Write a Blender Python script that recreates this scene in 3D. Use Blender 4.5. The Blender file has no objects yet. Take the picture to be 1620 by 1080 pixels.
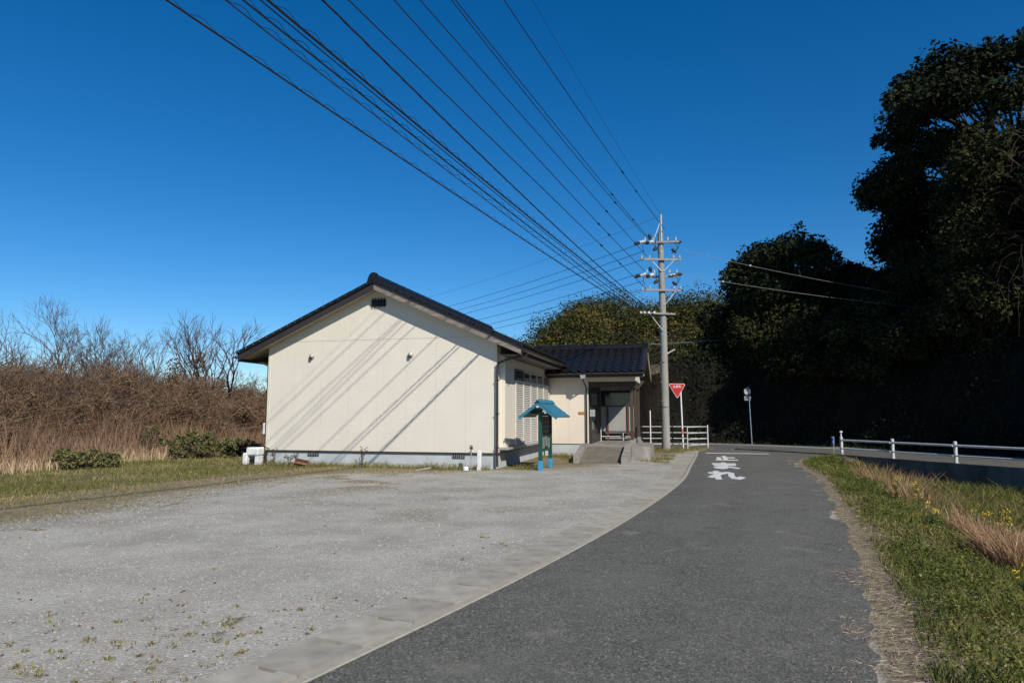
import bpy, math, random
import numpy as np
from mathutils import Matrix, Vector
random.seed(7)
rng = np.random.default_rng(7)
S = bpy.context.scene
COL = S.collection
rad = math.radians

# ------------------------------------------------------------------ camera, sky, sun, exposure
cam_d = bpy.data.cameras.new('camera')
cam = bpy.data.objects.new('camera', cam_d)
COL.objects.link(cam)
cam_d.sensor_width = 36.0
cam_d.lens = 24.0
cam_d.clip_end = 3000.0
cam.location = (0, 0, 1.6)
cam.rotation_euler = (rad(90) + math.atan(115 / 1080), 0, 0)
S.camera = cam

SUN_EL = rad(36)
SUN_AZ = math.atan2(0.462, -0.887)          # clockwise from +Y, seen from above
to_sun = Vector((math.sin(SUN_AZ) * math.cos(SUN_EL), math.cos(SUN_AZ) * math.cos(SUN_EL), math.sin(SUN_EL)))
W = bpy.data.worlds.new('World')
S.world = W
W.use_nodes = True
wn = W.node_tree
sky = wn.nodes.new('ShaderNodeTexSky')
sky.sky_type = 'NISHITA'
sky.sun_disc = False
sky.sun_elevation = SUN_EL
sky.sun_rotation = SUN_AZ
sky.altitude = 500
sky.air_density = 1.0
sky.dust_density = 0.0
sky.ozone_density = 6.5
bg = wn.nodes['Background']
bg.inputs['Strength'].default_value = 0.108
hsv = wn.nodes.new('ShaderNodeHueSaturation')      # the clear winter sky is a deeper blue than the model's, evenly all round
hsv.inputs['Saturation'].default_value = 1.27
wn.links.new(sky.outputs['Color'], hsv.inputs['Color'])
wn.links.new(hsv.outputs['Color'], bg.inputs['Color'])

sun_d = bpy.data.lights.new('sun', 'SUN')
sun_d.energy = 4.7
sun_d.angle = rad(0.53)
sun_d.color = (1.0, 0.93, 0.82)
sun = bpy.data.objects.new('sun', sun_d)
COL.objects.link(sun)
sun.rotation_euler = to_sun.to_track_quat('Z', 'Y').to_euler()
sun.location = (20, -40, 45)

S.view_settings.view_transform = 'Standard'
S.view_settings.look = 'None'
S.view_settings.gamma = 1.0
S.view_settings.exposure = 0.0
S.view_settings.use_curve_mapping = False

# ------------------------------------------------------------------ helpers: mesh
def link(o, parent=None):
    COL.objects.link(o)
    if parent is not None:
        o.parent = parent
    return o

def tag(o, label=None, cat=None, group=None, kind=None):
    if label: o['label'] = label
    if cat: o['category'] = cat
    if group: o['group'] = group
    if kind: o['kind'] = kind
    return o

def empty(name, loc=(0, 0, 0), rz=0.0):
    o = bpy.data.objects.new(name, None)
    o.empty_display_size = 0.2
    o.location = loc
    o.rotation_euler = (0, 0, rz)
    return link(o)

def copy_tree(o, parent=None):
    c = o.copy()
    COL.objects.link(c)
    c.parent = parent
    for ch in list(o.children):
        copy_tree(ch, c)
    return c

class MB:
    def __init__(self):
        self.v = []; self.f = []
    def add(self, vs, fs):
        n = len(self.v)
        self.v.extend([tuple(p) for p in vs])
        self.f.extend([tuple(i + n for i in f) for f in fs])
        return self
    def box(self, x0, x1, y0, y1, z0, z1, bevel=0.0):
        if bevel <= 0:
            return self.add([(x0, y0, z0), (x1, y0, z0), (x1, y1, z0), (x0, y1, z0), (x0, y0, z1), (x1, y0, z1), (x1, y1, z1), (x0, y1, z1)],
                            [(3, 2, 1, 0), (4, 5, 6, 7), (0, 1, 5, 4), (1, 2, 6, 5), (2, 3, 7, 6), (3, 0, 4, 7)])
        b = bevel
        vs = []
        for z, i in ((z0, b), (z0 + b, 0), (z1 - b, 0), (z1, b)):
            vs += [(x0 + i + b * (i == 0), y0 + i, z), (x1 - i - b * (i == 0), y0 + i, z), (x1 - i, y0 + i + b * (i == 0), z), (x1 - i, y1 - i - b * (i == 0), z),
                   (x1 - i - b * (i == 0), y1 - i, z), (x0 + i + b * (i == 0), y1 - i, z), (x0 + i, y1 - i - b * (i == 0), z), (x0 + i, y0 + i + b * (i == 0), z)]
        fs = [tuple(range(7, -1, -1)), tuple(range(24, 32))]
        for k in range(3):
            for j in range(8):
                fs.append((k * 8 + j, k * 8 + (j + 1) % 8, k * 8 + 8 + (j + 1) % 8, k * 8 + 8 + j))
        return self.add(vs, fs)
    def bar(self, a, b, w, h, up=(0, 0, 1)):
        a = Vector(a); b = Vector(b); d = (b - a).normalized()
        s = d.cross(Vector(up))
        if s.length < 1e-4: s = d.cross(Vector((1, 0, 0)))
        s.normalize(); u = s.cross(d).normalized()
        s *= w / 2; u *= h / 2
        vs = [a - s - u, a + s - u, a + s + u, a - s + u, b - s - u, b + s - u, b + s + u, b - s + u]
        return self.add(vs, [(0, 1, 2, 3), (7, 6, 5, 4), (0, 4, 5, 1), (1, 5, 6, 2), (2, 6, 7, 3), (3, 7, 4, 0)])
    def tube(self, pts, r, n=8, cap=True):
        pts = [Vector(p) for p in pts]
        rs = r if isinstance(r, (list, tuple)) else [r] * len(pts)
        vs = []; fs = []
        prev = None
        for i, p in enumerate(pts):
            d = (pts[min(i + 1, len(pts) - 1)] - pts[max(i - 1, 0)])
            d = d.normalized() if d.length > 1e-9 else Vector((0, 0, 1))
            if prev is None:
                s = d.cross(Vector((0, 0, 1)))
                if s.length < 1e-3: s = d.cross(Vector((1, 0, 0)))
            else:
                s = prev - d * prev.dot(d)
                if s.length < 1e-4: s = d.orthogonal()
            s.normalize(); prev = s
            u = d.cross(s)
            for k in range(n):
                a = 2 * math.pi * k / n
                vs.append(p + (s * math.cos(a) + u * math.sin(a)) * rs[i])
        for i in range(len(pts) - 1):
            for k in range(n):
                fs.append((i * n + k, i * n + (k + 1) % n, (i + 1) * n + (k + 1) % n, (i + 1) * n + k))
        if cap:
            fs.append(tuple(range(n - 1, -1, -1)))
            fs.append(tuple((len(pts) - 1) * n + k for k in range(n)))
        return self.add(vs, fs)
    def prism(self, poly, axis, a, b):
        # poly: 2D points; axis 'y': (x,z) extruded in y; 'x': (y,z); 'z': (x,y)
        def P(p, t):
            return (p[0], t, p[1]) if axis == 'y' else ((t, p[0], p[1]) if axis == 'x' else (p[0], p[1], t))
        n = len(poly)
        vs = [P(p, a) for p in poly] + [P(p, b) for p in poly]
        fs = [tuple(range(n)), tuple(range(2 * n - 1, n - 1, -1))]
        for i in range(n):
            fs.append((i, n + i, n + (i + 1) % n, (i + 1) % n))
        return self.add(vs, fs)
    def lathe(self, prof, c=(0, 0, 0), n=12, axis='z'):
        vs = []; fs = []
        for (r, t) in prof:
            for k in range(n):
                a = 2 * math.pi * k / n
                x, y = r * math.cos(a), r * math.sin(a)
                if axis == 'z': p = (c[0] + x, c[1] + y, c[2] + t)
                elif axis == 'y': p = (c[0] + x, c[1] + t, c[2] + y)
                else: p = (c[0] + t, c[1] + x, c[2] + y)
                vs.append(p)
        for i in range(len(prof) - 1):
            for k in range(n):
                fs.append((i * n + k, i * n + (k + 1) % n, (i + 1) * n + (k + 1) % n, (i + 1) * n + k))
        fs.append(tuple(range(n - 1, -1, -1))); fs.append(tuple((len(prof) - 1) * n + k for k in range(n)))
        return self.add(vs, fs)
    def mesh(self, name, mat, smooth=False):
        me = bpy.data.meshes.new(name)
        me.from_pydata(self.v, [], self.f)
        import bmesh
        bm = bmesh.new(); bm.from_mesh(me)
        bmesh.ops.recalc_face_normals(bm, faces=bm.faces)
        bm.to_mesh(me); bm.free()
        if mat: me.materials.append(mat)
        if smooth:
            me.polygons.foreach_set('use_smooth', [True] * len(me.polygons))
            try: me.set_sharp_from_angle(angle=rad(40))
            except Exception: pass
        me.update()
        return me
    def build(self, name, mat, parent=None, smooth=False):
        return link(bpy.data.objects.new(name, self.mesh(name, mat, smooth)), parent)

def np_mesh(name, verts, loops, counts, mat, attrs=None, smooth=False):
    """verts (N,3), loops flat index array, counts per face; attrs: dict name -> per-vertex floats"""
    me = bpy.data.meshes.new(name)
    verts = np.asarray(verts, dtype=np.float32); loops = np.asarray(loops, dtype=np.int32); counts = np.asarray(counts, dtype=np.int32)
    me.vertices.add(len(verts)); me.vertices.foreach_set('co', verts.ravel())
    me.loops.add(len(loops)); me.loops.foreach_set('vertex_index', loops)
    me.polygons.add(len(counts))
    starts = np.concatenate([[0], np.cumsum(counts)[:-1]]).astype(np.int32)
    me.polygons.foreach_set('loop_start', starts)
    if smooth: me.polygons.foreach_set('use_smooth', np.ones(len(counts), dtype=bool))
    if attrs:
        for k, a in attrs.items():
            at = me.attributes.new(k, 'FLOAT', 'POINT')
            at.data.foreach_set('value', np.asarray(a, dtype=np.float32))
    if mat: me.materials.append(mat)
    me.update(calc_edges=True)
    me.validate()
    return me

def unit(a):
    return a / np.maximum(np.linalg.norm(a, axis=1, keepdims=True), 1e-9)

def leaf_mesh(name, c, d, nrm, ln, wd, tint, mat):
    """diamond leaves: centres c, long axis d, normal nrm"""
    d = unit(d); s = unit(np.cross(d, nrm))
    L = (ln / 2)[:, None]; Wd = (wd / 2)[:, None]
    v = np.stack([c - d * L, c + s * Wd - d * L * 0.1, c + d * L, c - s * Wd - d * L * 0.1], axis=1).reshape(-1, 3)
    n = len(c)
    return np_mesh(name, v, np.arange(4 * n), np.full(n, 4), mat, {'tint': np.repeat(tint, 4)})

def blade_mesh(name, base, h, w, lean, tint, mat, droop=0.5):
    """grass blades: base (n,3), height h, width w, lean (n,2) horizontal offset of tip"""
    n = len(base)
    ang = rng.uniform(0, 2 * math.pi, n)
    s = np.stack([np.cos(ang), np.sin(ang), np.zeros(n)], 1) * (w / 2)[:, None]
    l3 = np.concatenate([lean, np.zeros((n, 1))], 1)
    up = np.zeros((n, 3)); up[:, 2] = h
    mid = base + up * 0.6 + l3 * (0.6 - 0.25 * droop)
    tip = base + up * np.where(rng.random(n) < 0.5, 1.0, 1.0)[:, None] + l3
    v = np.stack([base - s, base + s, mid + s * 0.75, mid - s * 0.75, tip], axis=1).reshape(-1, 3)
    o = np.arange(n)[:, None] * 5
    loops = (np.array([0, 1, 2, 3, 3, 2, 4])[None, :] + o).ravel()
    counts = np.tile([4, 3], n)
    return np_mesh(name, v, loops, counts, mat, {'tint': np.repeat(tint, 5)})

def strand_mesh(name, paths, r, tint, mat):
    """paths (n,k,3) thin 3-sided tubes of radius r (n,k)"""
    n, k, _ = paths.shape
    d = np.gradient(paths, axis=1)
    d = d / np.maximum(np.linalg.norm(d, axis=2, keepdims=True), 1e-9)
    ref = np.zeros_like(d); ref[..., 0] = 0.31; ref[..., 1] = 0.95
    s = np.cross(d, ref); s /= np.maximum(np.linalg.norm(s, axis=2, keepdims=True), 1e-9)
    u = np.cross(d, s)
    vs = []
    for a in (0, 2.094, 4.189):
        vs.append(paths + (s * math.cos(a) + u * math.sin(a)) * r[..., None])
    v = np.stack(vs, axis=2).reshape(-1, 3)          # n,k,3
    loops = []
    for i in range(k - 1):
        for a in range(3):
            b = (a + 1) % 3
            loops.append([i * 3 + a, i * 3 + b, (i + 1) * 3 + b, (i + 1) * 3 + a])
    loops = np.array(loops).ravel()[None, :] + (np.arange(n) * k * 3)[:, None]
    return np_mesh(name, v, loops.ravel(), np.full(n * (k - 1) * 3, 4), mat, {'tint': np.repeat(tint, k * 3)})

_lat = np.random.default_rng(3).random((257, 257))
def vnoise(x, y, sc=1.0, off=0.0):
    x = np.asarray(x, float) * sc + 61.7 + off; y = np.asarray(y, float) * sc + 37.3 + off * 1.7
    xi = np.floor(x).astype(int); yi = np.floor(y).astype(int)
    fx = x - xi; fy = y - yi
    fx = fx * fx * (3 - 2 * fx); fy = fy * fy * (3 - 2 * fy)
    g = lambda a, b: _lat[a % 256, b % 256]
    return (g(xi, yi) * (1 - fx) + g(xi + 1, yi) * fx) * (1 - fy) + (g(xi, yi + 1) * (1 - fx) + g(xi + 1, yi + 1) * fx) * fy
def fbm(x, y, sc=1.0, off=0.0, o=4):
    t = 0; a = 0.5; n = 0
    for i in range(o):
        t = t + a * vnoise(x, y, sc * 2 ** i, off + 11.3 * i); n += a; a *= 0.55
    return t / n
def sstep(a, b, x):
    t = np.clip((np.asarray(x, float) - a) / (b - a), 0, 1)
    return t * t * (3 - 2 * t)

# ------------------------------------------------------------------ helpers: materials
def new_mat(name):
    m = bpy.data.materials.new(name); m.use_nodes = True
    nt = m.node_tree
    return m, nt, nt.nodes['Principled BSDF']
def N(nt, t, **kw):
    n = nt.nodes.new(t)
    for k, v in kw.items():
        if k in n.inputs: n.inputs[k].default_value = v
        else: setattr(n, k, v)
    return n
def ramp(nt, fac, stops):
    r = nt.nodes.new('ShaderNodeValToRGB')
    els = r.color_ramp.elements
    while len(els) < len(stops): els.new(0.5)
    for e, (p, c) in zip(els, stops):
        e.position = p; e.color = tuple(c) + (1,)
    nt.links.new(fac, r.inputs['Fac'])
    return r.outputs['Color']
def coords(nt, which='Object', scale=None):
    tc = nt.nodes.new('ShaderNodeTexCoord')
    if scale is None: return tc.outputs[which]
    mp = nt.nodes.new('ShaderNodeMapping'); mp.inputs['Scale'].default_value = scale
    nt.links.new(tc.outputs[which], mp.inputs['Vector'])
    return mp.outputs['Vector']
def noise(nt, vec, scale, detail=4.0, rough=0.55):
    n = N(nt, 'ShaderNodeTexNoise', Scale=scale, Detail=detail, Roughness=rough)
    nt.links.new(vec, n.inputs['Vector'])
    return n.outputs['Fac']
def mixc(nt, fac, a, b, mode='MIX'):
    m = nt.nodes.new('ShaderNodeMix'); m.data_type = 'RGBA'; m.blend_type = mode
    for s, v in ((0, fac), (6, a), (7, b)):
        if hasattr(v, 'links') or hasattr(v, 'is_linked'): nt.links.new(v, m.inputs[s])
        elif s == 0: m.inputs[0].default_value = v
        else: m.inputs[s].default_value = tuple(v) + (1,)
    return m.outputs[2]
def math_n(nt, op, a, b=0.5, clamp=False):
    m = nt.nodes.new('ShaderNodeMath'); m.operation = op; m.use_clamp = clamp
    for s, v in ((0, a), (1, b)):
        if hasattr(v, 'is_linked'): nt.links.new(v, m.inputs[s])
        else: m.inputs[s].default_value = v
    return m.outputs[0]
def bump(nt, h, strength, dist, bsdf):
    b = N(nt, 'ShaderNodeBump', Strength=strength, Distance=dist)
    nt.links.new(h, b.inputs['Height']); nt.links.new(b.outputs['Normal'], bsdf.inputs['Normal'])
def attr(nt, name):
    a = nt.nodes.new('ShaderNodeAttribute'); a.attribute_name = name
    return a.outputs['Fac']

def simple(name, c1, c2=None, scale=6.0, rough=0.6, metallic=0.0, bmp=0.0, spec=0.5, detail=5.0, dist=0.004, stretch=None):
    m, nt, b = new_mat(name)
    vec = coords(nt, 'Object', stretch)
    f = noise(nt, vec, scale, detail)
    if c2 is None: c2 = tuple(x * 0.8 for x in c1)
    nt.links.new(ramp(nt, f, [(0.3, c2), (0.7, c1)]), b.inputs['Base Color'])
    b.inputs['Roughness'].default_value = rough
    b.inputs['Metallic'].default_value = metallic
    b.inputs['Specular IOR Level'].default_value = spec
    if bmp: bump(nt, noise(nt, vec, scale * 6, 4), bmp, dist, b)
    return m

def foliage(name, stops, rough=0.7, trans=0.0, spec=0.12):
    m, nt, b = new_mat(name)
    c = ramp(nt, attr(nt, 'tint'), stops)
    nt.links.new(c, b.inputs['Base Color'])
    b.inputs['Roughness'].default_value = rough
    b.inputs['Specular IOR Level'].default_value = spec
    if trans > 0:
        t = nt.nodes.new('ShaderNodeBsdfTranslucent'); nt.links.new(c, t.inputs['Color'])
        mx = nt.nodes.new('ShaderNodeMixShader'); mx.inputs[0].default_value = trans
        out = nt.nodes['Material Output']
        nt.links.new(b.outputs[0], mx.inputs[1]); nt.links.new(t.outputs[0], mx.inputs[2]); nt.links.new(mx.outputs[0], out.inputs['Surface'])
    return m

# ------------------------------------------------------------------ layout curves
KLp = np.array([(-11.5, -16), (-7.6, -8), (-3.5, 0), (-1.22, 4.3), (-0.05, 6.6), (1.03, 8.91), (2.60, 12.65), (4.05, 16.5), (5.75, 22.02), (6.92, 25.87), (7.62, 28.2), (8.35, 30.5), (9.5, 32.3)])
KRp = np.array([(-6.4, -16), (-3.0, -8), (0.25, 0), (2.2, 4.28), (2.95, 5.9), (3.83, 7.94), (5.58, 12.22), (7.40, 16.81), (10.35, 24.9), (11.5, 26.4), (12.7, 27.3)])
def smooth_poly(P, n=200):
    t = np.concatenate([[0], np.cumsum(np.linalg.norm(np.diff(P, axis=0), axis=1))])
    tt = np.linspace(0, t[-1], n)
    m = np.gradient(P, t, axis=0)
    i = np.clip(np.searchsorted(t, tt, side='right') - 1, 0, len(t) - 2)
    h = (t[i + 1] - t[i])[:, None]; u = ((tt - t[i])[:, None]) / h
    return ((2 * u**3 - 3 * u**2 + 1) * P[i] + (u**3 - 2 * u**2 + u) * h * m[i] + (-2 * u**3 + 3 * u**2) * P[i + 1] + (u**3 - u**2) * h * m[i + 1])
KL = smooth_poly(KLp); KR = smooth_poly(KRp)
MNp = np.array([(30, -22), (26, -12), (22, 0), (18.6, 10), (16.4, 16), (15.0, 20.26), (14.0, 23.2), (12.85, 27.1), (11.4, 30.2), (9.5, 32.9), (6, 34.3), (1, 35.2), (-8, 36.2), (-24, 38), (-60, 42)])   # near edge of the main road
MN = smooth_poly(MNp, 260)
def offset(P, d):
    t = np.gradient(P, axis=0); t = unit(t)
    return P + np.stack([t[:, 1], -t[:, 0]], 1) * d          # to the right of travel
MF = offset(MN, 5.4)         # far edge of the main road
FOOT = offset(MN, 6.3)       # foot of the hillside
def sdist(x, y, P):
    """signed distance to polyline, positive on the right of travel"""
    x = np.asarray(x, float); y = np.asarray(y, float)
    best = np.full(x.shape, 1e9); sg = np.ones(x.shape)
    for a, b in zip(P[:-1], P[1:]):
        d = b - a; L2 = d @ d
        u = np.clip(((x - a[0]) * d[0] + (y - a[1]) * d[1]) / L2, 0, 1)
        ex = x - (a[0] + u * d[0]); ey = y - (a[1] + u * d[1])
        q = ex * ex + ey * ey
        c = d[0] * ey - d[1] * ex
        upd = q < best
        best = np.where(upd, q, best); sg = np.where(upd, np.where(c > 0, -1.0, 1.0), sg)
    return np.sqrt(best) * sg
KRc = KR[::4]; KLc = KL[::4]; MNc = MN[::4]; FOOTc = FOOT[::4]
GRAV = np.array([(-30, 1.0), (-12, 5.2), (-7.9, 8.2), (-7.1, 12.0), (-6.7, 15.0), (-6.0, 17.6), (-4.4, 19.2), (-1.5, 19.9), (1.0, 21.3), (3.0, 23.6), (5.8, 26.5), (6.6, 29.5)])   # gravel boundary, gravel on the right
THICK = np.array([(-30, 8.5), (-17, 13.5), (-14.6, 16.2), (-13.7, 18.6), (-13.1, 22.6), (-11.5, 27.0), (-9.6, 31.0), (-8.5, 40), (-8, 60)])   # foot of the thicket, thicket on the left

def ground_z(x, y):
    x = np.asarray(x, float); y = np.asarray(y, float)
    z = -0.02 + 0.012 * (fbm(x, y, 0.9) - 0.5)
    dr = sdist(x, y, KRc)
    inner = (sdist(x, y, MNc) < 0.3)
    sl = sstep(0.55, 3.6, dr)
    z = np.where(inner | (dr > 0), z - np.where(dr > 0, sl * (0.72 + 0.18 * (fbm(x, y, 0.5, 5) - 0.5)), 0), z)
    dth = -sdist(x, y, THICK)
    z = z + np.where(dth > 0, 0.4 * sstep(0, 4, dth) + 0.5 * sstep(4, 11, dth), 0) * (1 - sstep(60, 120, np.hypot(x, y)))
    far = sstep(40, 90, np.hypot(x, y))
    return z * (1 - far) + -0.25 * far

def hill_z(x, y):
    d = sdist(x, y, FOOTc)
    k = 0.02 + 0.98 * sstep(9.0, 18.5, x - 0.25 * np.clip(y - 40, 0, 60))
    cl = 4.2 * sstep(0.0, 1.6, d + 0.8 * (fbm(x, y, 0.35, 2) - 0.5)) * (0.85 + 0.4 * fbm(x, y, 0.2, 9))
    slope = np.clip(d - 1.2, 0, 13) * 0.45 * k + np.clip(d - 1.2, 0, 30) * 0.03 - 0.25 * np.clip(d - 22, 0, 60) * k * 0.3
    fade = sstep(-7, 3, x)
    return (cl + slope + 0.8 * (fbm(x, y, 0.25, 4) - 0.5) * sstep(1, 4, d)) * fade - 0.15 - 0.4 * (1 - fade)

# ------------------------------------------------------------------ materials
def ground_material():
    m, nt, b = new_mat('gravel_and_soil')
    geo = nt.nodes.new('ShaderNodeNewGeometry'); P = geo.outputs['Position']
    f1 = noise(nt, P, 55, 3, 0.7); f2 = noise(nt, P, 0.9, 5); f3 = noise(nt, P, 6, 5, 0.6)
    vor = N(nt, 'ShaderNodeTexVoronoi', Scale=48.0); nt.links.new(P, vor.inputs['Vector'])
    stone = ramp(nt, vor.outputs['Color'], [(0.0, (0.25, 0.24, 0.205)), (0.45, (0.435, 0.415, 0.362)), (1.0, (0.56, 0.535, 0.47))])
    gravel = mixc(nt, math_n(nt, 'MULTIPLY', f1, 0.8), stone, (0.45, 0.428, 0.37))
    gravel = mixc(nt, ramp(nt, f2, [(0.38, (0, 0, 0)), (0.66, (1, 1, 1))]), gravel, mixc(nt, 0.6, gravel, (0.25, 0.232, 0.195)))
    gravel = mixc(nt, ramp(nt, f3, [(0.5, (0, 0, 0)), (0.75, (0.5, 0.5, 0.5))]), gravel, (0.31, 0.28, 0.23))
    soil = ramp(nt, f3, [(0.25, (0.16, 0.128, 0.078)), (0.55, (0.255, 0.208, 0.13)), (0.8, (0.35, 0.295, 0.20))])
    turf = ramp(nt, noise(nt, P, 9, 6, 0.7), [(0.25, (0.085, 0.080, 0.026)), (0.55, (0.165, 0.145, 0.056)), (0.8, (0.27, 0.22, 0.12))])
    dirt_f = math_n(nt, 'ADD', attr(nt, 'soil'), math_n(nt, 'MULTIPLY', math_n(nt, 'SUBTRACT', noise(nt, P, 11, 6, 0.75), 0.5), 1.1))
    c = mixc(nt, ramp(nt, dirt_f, [(0.34, (0, 0, 0)), (0.70, (1, 1, 1))]), gravel, soil)
    gf = math_n(nt, 'ADD', attr(nt, 'turf'), math_n(nt, 'MULTIPLY', math_n(nt, 'SUBTRACT', noise(nt, P, 4, 6, 0.7), 0.5), 1.1))
    c = mixc(nt, ramp(nt, gf, [(0.4, (0, 0, 0)), (0.62, (1, 1, 1))]), c, turf)
    nt.links.new(c, b.inputs['Base Color'])
    b.inputs['Roughness'].default_value = 0.95; b.inputs['Specular IOR Level'].default_value = 0.15
    h = math_n(nt, 'ADD', math_n(nt, 'MULTIPLY', vor.outputs['Distance'], -1.0), math_n(nt, 'MULTIPLY', f1, 0.6))
    bump(nt, h, 0.65, 0.010, b)
    return m
def asphalt_material(name, base=0.052):
    m, nt, b = new_mat(name)
    geo = nt.nodes.new('ShaderNodeNewGeometry'); P = geo.outputs['Position']
    vor = N(nt, 'ShaderNodeTexVoronoi', Scale=72.0); nt.links.new(P, vor.inputs['Vector'])
    W3 = lambda k: (base * k * 1.04, base * k, base * k * 0.85)
    agg = ramp(nt, vor.outputs['Color'], [(0.0, W3(0.28)), (0.5, W3(0.95)), (0.85, W3(1.7)), (1.0, W3(3.8))])
    v2 = N(nt, 'ShaderNodeTexVoronoi', Scale=38.0); nt.links.new(P, v2.inputs['Vector'])
    pk = math_n(nt, 'MULTIPLY', ramp(nt, v2.outputs['Color'], [(0.80, (0, 0, 0)), (0.86, (1, 1, 1))]), ramp(nt, v2.outputs['Distance'], [(0.16, (0.8, 0.8, 0.8)), (0.24, (0, 0, 0))]))
    agg = mixc(nt, pk, agg, W3(3.0))
    big = noise(nt, P, 0.42, 6, 0.65)
    c = mixc(nt, ramp(nt, big, [(0.36, (0, 0, 0)), (0.66, (0.75, 0.75, 0.75))]), agg, mixc(nt, 0.45, agg, W3(1.9)))
    mid = noise(nt, P, 2.6, 5, 0.7)
    c = mixc(nt, ramp(nt, mid, [(0.30, (0.45, 0.45, 0.45)), (0.5, (0, 0, 0))]), c, W3(0.62))
    trk = ramp(nt, attr(nt, 'across'), [(0.0, (0, 0, 0)), (0.16, (0.2, 0.2, 0.2)), (0.30, (1, 1, 1)), (0.48, (0.1, 0.1, 0.1)), (0.70, (1, 1, 1)), (0.86, (0.1, 0.1, 0.1)), (1.0, (0, 0, 0))])
    c = mixc(nt, math_n(nt, 'MULTIPLY', trk, math_n(nt, 'MULTIPLY', noise(nt, P, 0.8, 5, 0.7), 0.62)), c, mixc(nt, 0.5, c, W3(1.75)))
    st = noise(nt, P, 1.5, 3, 0.5)
    c = mixc(nt, ramp(nt, st, [(0.62, (0, 0, 0)), (0.76, (0.6, 0.6, 0.6))]), c, (base * 2.6, base * 2.4, base * 1.95))
    nt.links.new(c, b.inputs['Base Color'])
    b.inputs['Roughness'].default_value = 0.85; b.inputs['Specular IOR Level'].default_value = 0.3
    bump(nt, math_n(nt, 'ADD', vor.outputs['Distance'], noise(nt, P, 140, 2)), 0.55, 0.006, b)
    return m
def siding_material(name, col):
    m, nt, b = new_mat(name)
    vec = coords(nt, 'Object')
    sx = nt.nodes.new('ShaderNodeSeparateXYZ'); nt.links.new(vec, sx.inputs[0])
    w = math_n(nt, 'FRACT', math_n(nt, 'MULTIPLY', sx.outputs['Z'], 9.0))
    groove = ramp(nt, w, [(0.0, (0, 0, 0)), (0.08, (1, 1, 1)), (0.92, (1, 1, 1)), (1.0, (0, 0, 0))])
    f = noise(nt, vec, 1.3, 5); f2 = noise(nt, coords(nt, 'Object', (3, 3, 0.35)), 2.2, 4)
    c = ramp(nt, f, [(0.3, tuple(x * 0.94 for x in col)), (0.7, col)])
    c = mixc(nt, ramp(nt, f2, [(0.5, (0, 0, 0)), (0.8, (0.16, 0.16, 0.16))]), c, tuple(x * y for x, y in zip(col, (0.84, 0.82, 0.78))))
    c = mixc(nt, groove, mixc(nt, 0.07, c, (0.2, 0.19, 0.17)), c)
    nt.links.new(c, b.inputs['Base Color'])
    b.inputs['Roughness'].default_value = 0.7; b.inputs['Specular IOR Level'].default_value = 0.3
    bump(nt, math_n(nt, 'ADD', groove, math_n(nt, 'MULTIPLY', noise(nt, vec, 60, 3), 0.4)), 0.35, 0.004, b)
    return m
M = {}
M['ground'] = ground_material()
M['asphalt'] = asphalt_material('asphalt', 0.106)
M['asphalt2'] = asphalt_material('asphalt_main_road', 0.10)
M['paint'] = simple('road_paint', (0.80, 0.79, 0.75), (0.58, 0.58, 0.55), 14, 0.7, bmp=0.2)
M['concrete'] = simple('weathered_concrete', (0.34, 0.325, 0.29), (0.20, 0.19, 0.165), 3.2, 0.9, bmp=0.4, spec=0.2)
M['slab'] = simple('gutter_concrete', (0.41, 0.38, 0.315), (0.26, 0.24, 0.195), 4.0, 0.92, bmp=0.5, spec=0.2)
M['bed'] = simple('dark_silt', (0.030, 0.026, 0.020), (0.016, 0.014, 0.011), 9, 0.95, spec=0.1)
M['slab_b'] = simple('gutter_concrete_pale', (0.46, 0.425, 0.35), (0.31, 0.29, 0.235), 5.0, 0.92, bmp=0.5, spec=0.2)
M['ramp'] = simple('ramp_concrete', (0.20, 0.175, 0.14), (0.13, 0.115, 0.09), 3.0, 0.92, bmp=0.4, spec=0.2)
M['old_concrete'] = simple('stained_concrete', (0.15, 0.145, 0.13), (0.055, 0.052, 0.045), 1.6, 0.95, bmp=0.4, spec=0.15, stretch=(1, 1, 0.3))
M['foundation'] = simple('foundation_mortar', (0.52, 0.55, 0.56), (0.40, 0.43, 0.44), 1.5, 0.85, bmp=0.25, spec=0.2)
M['siding'] = siding_material('cream_siding', (0.72, 0.672, 0.565))
M['siding2'] = siding_material('cream_siding_wing', (0.73, 0.65, 0.535))
M['trim'] = simple('cream_corner_trim', (0.72, 0.67, 0.55), (0.66, 0.61, 0.5), 3, 0.6)
M['soffit'] = simple('soffit_board', (0.50, 0.44, 0.31), (0.42, 0.37, 0.26), 3, 0.7)
M['barge'] = simple('dark_barge_board', (0.034, 0.029, 0.027), (0.018, 0.016, 0.015), 4, 0.6, bmp=0.2, stretch=(0.4, 4, 4))
M['barge_worn'] = simple('weathered_barge_board', (0.30, 0.255, 0.22), (0.11, 0.09, 0.078), 3.5, 0.75, bmp=0.3, stretch=(0.6, 4, 4))
M['tile'] = simple('glazed_roof_tile', (0.017, 0.0150, 0.0135), (0.009, 0.008, 0.0075), 9, 0.26, spec=0.32)
M['brown_metal'] = simple('brown_gutter_pipe', (0.045, 0.034, 0.028), (0.028, 0.022, 0.019), 5, 0.4)
M['black'] = simple('black_vent', (0.012, 0.012, 0.012), (0.008, 0.008, 0.008), 8, 0.55)
M['vent_metal'] = simple('vent_metal', (0.55, 0.53, 0.48), (0.4, 0.38, 0.34), 5, 0.35, metallic=0.4)
M['alu'] = simple('pale_louvre', (0.62, 0.60, 0.55), (0.54, 0.52, 0.475), 6, 0.5)
M['dark_frame'] = simple('dark_window_frame', (0.04, 0.038, 0.036), (0.03, 0.028, 0.027), 6, 0.4)
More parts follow.
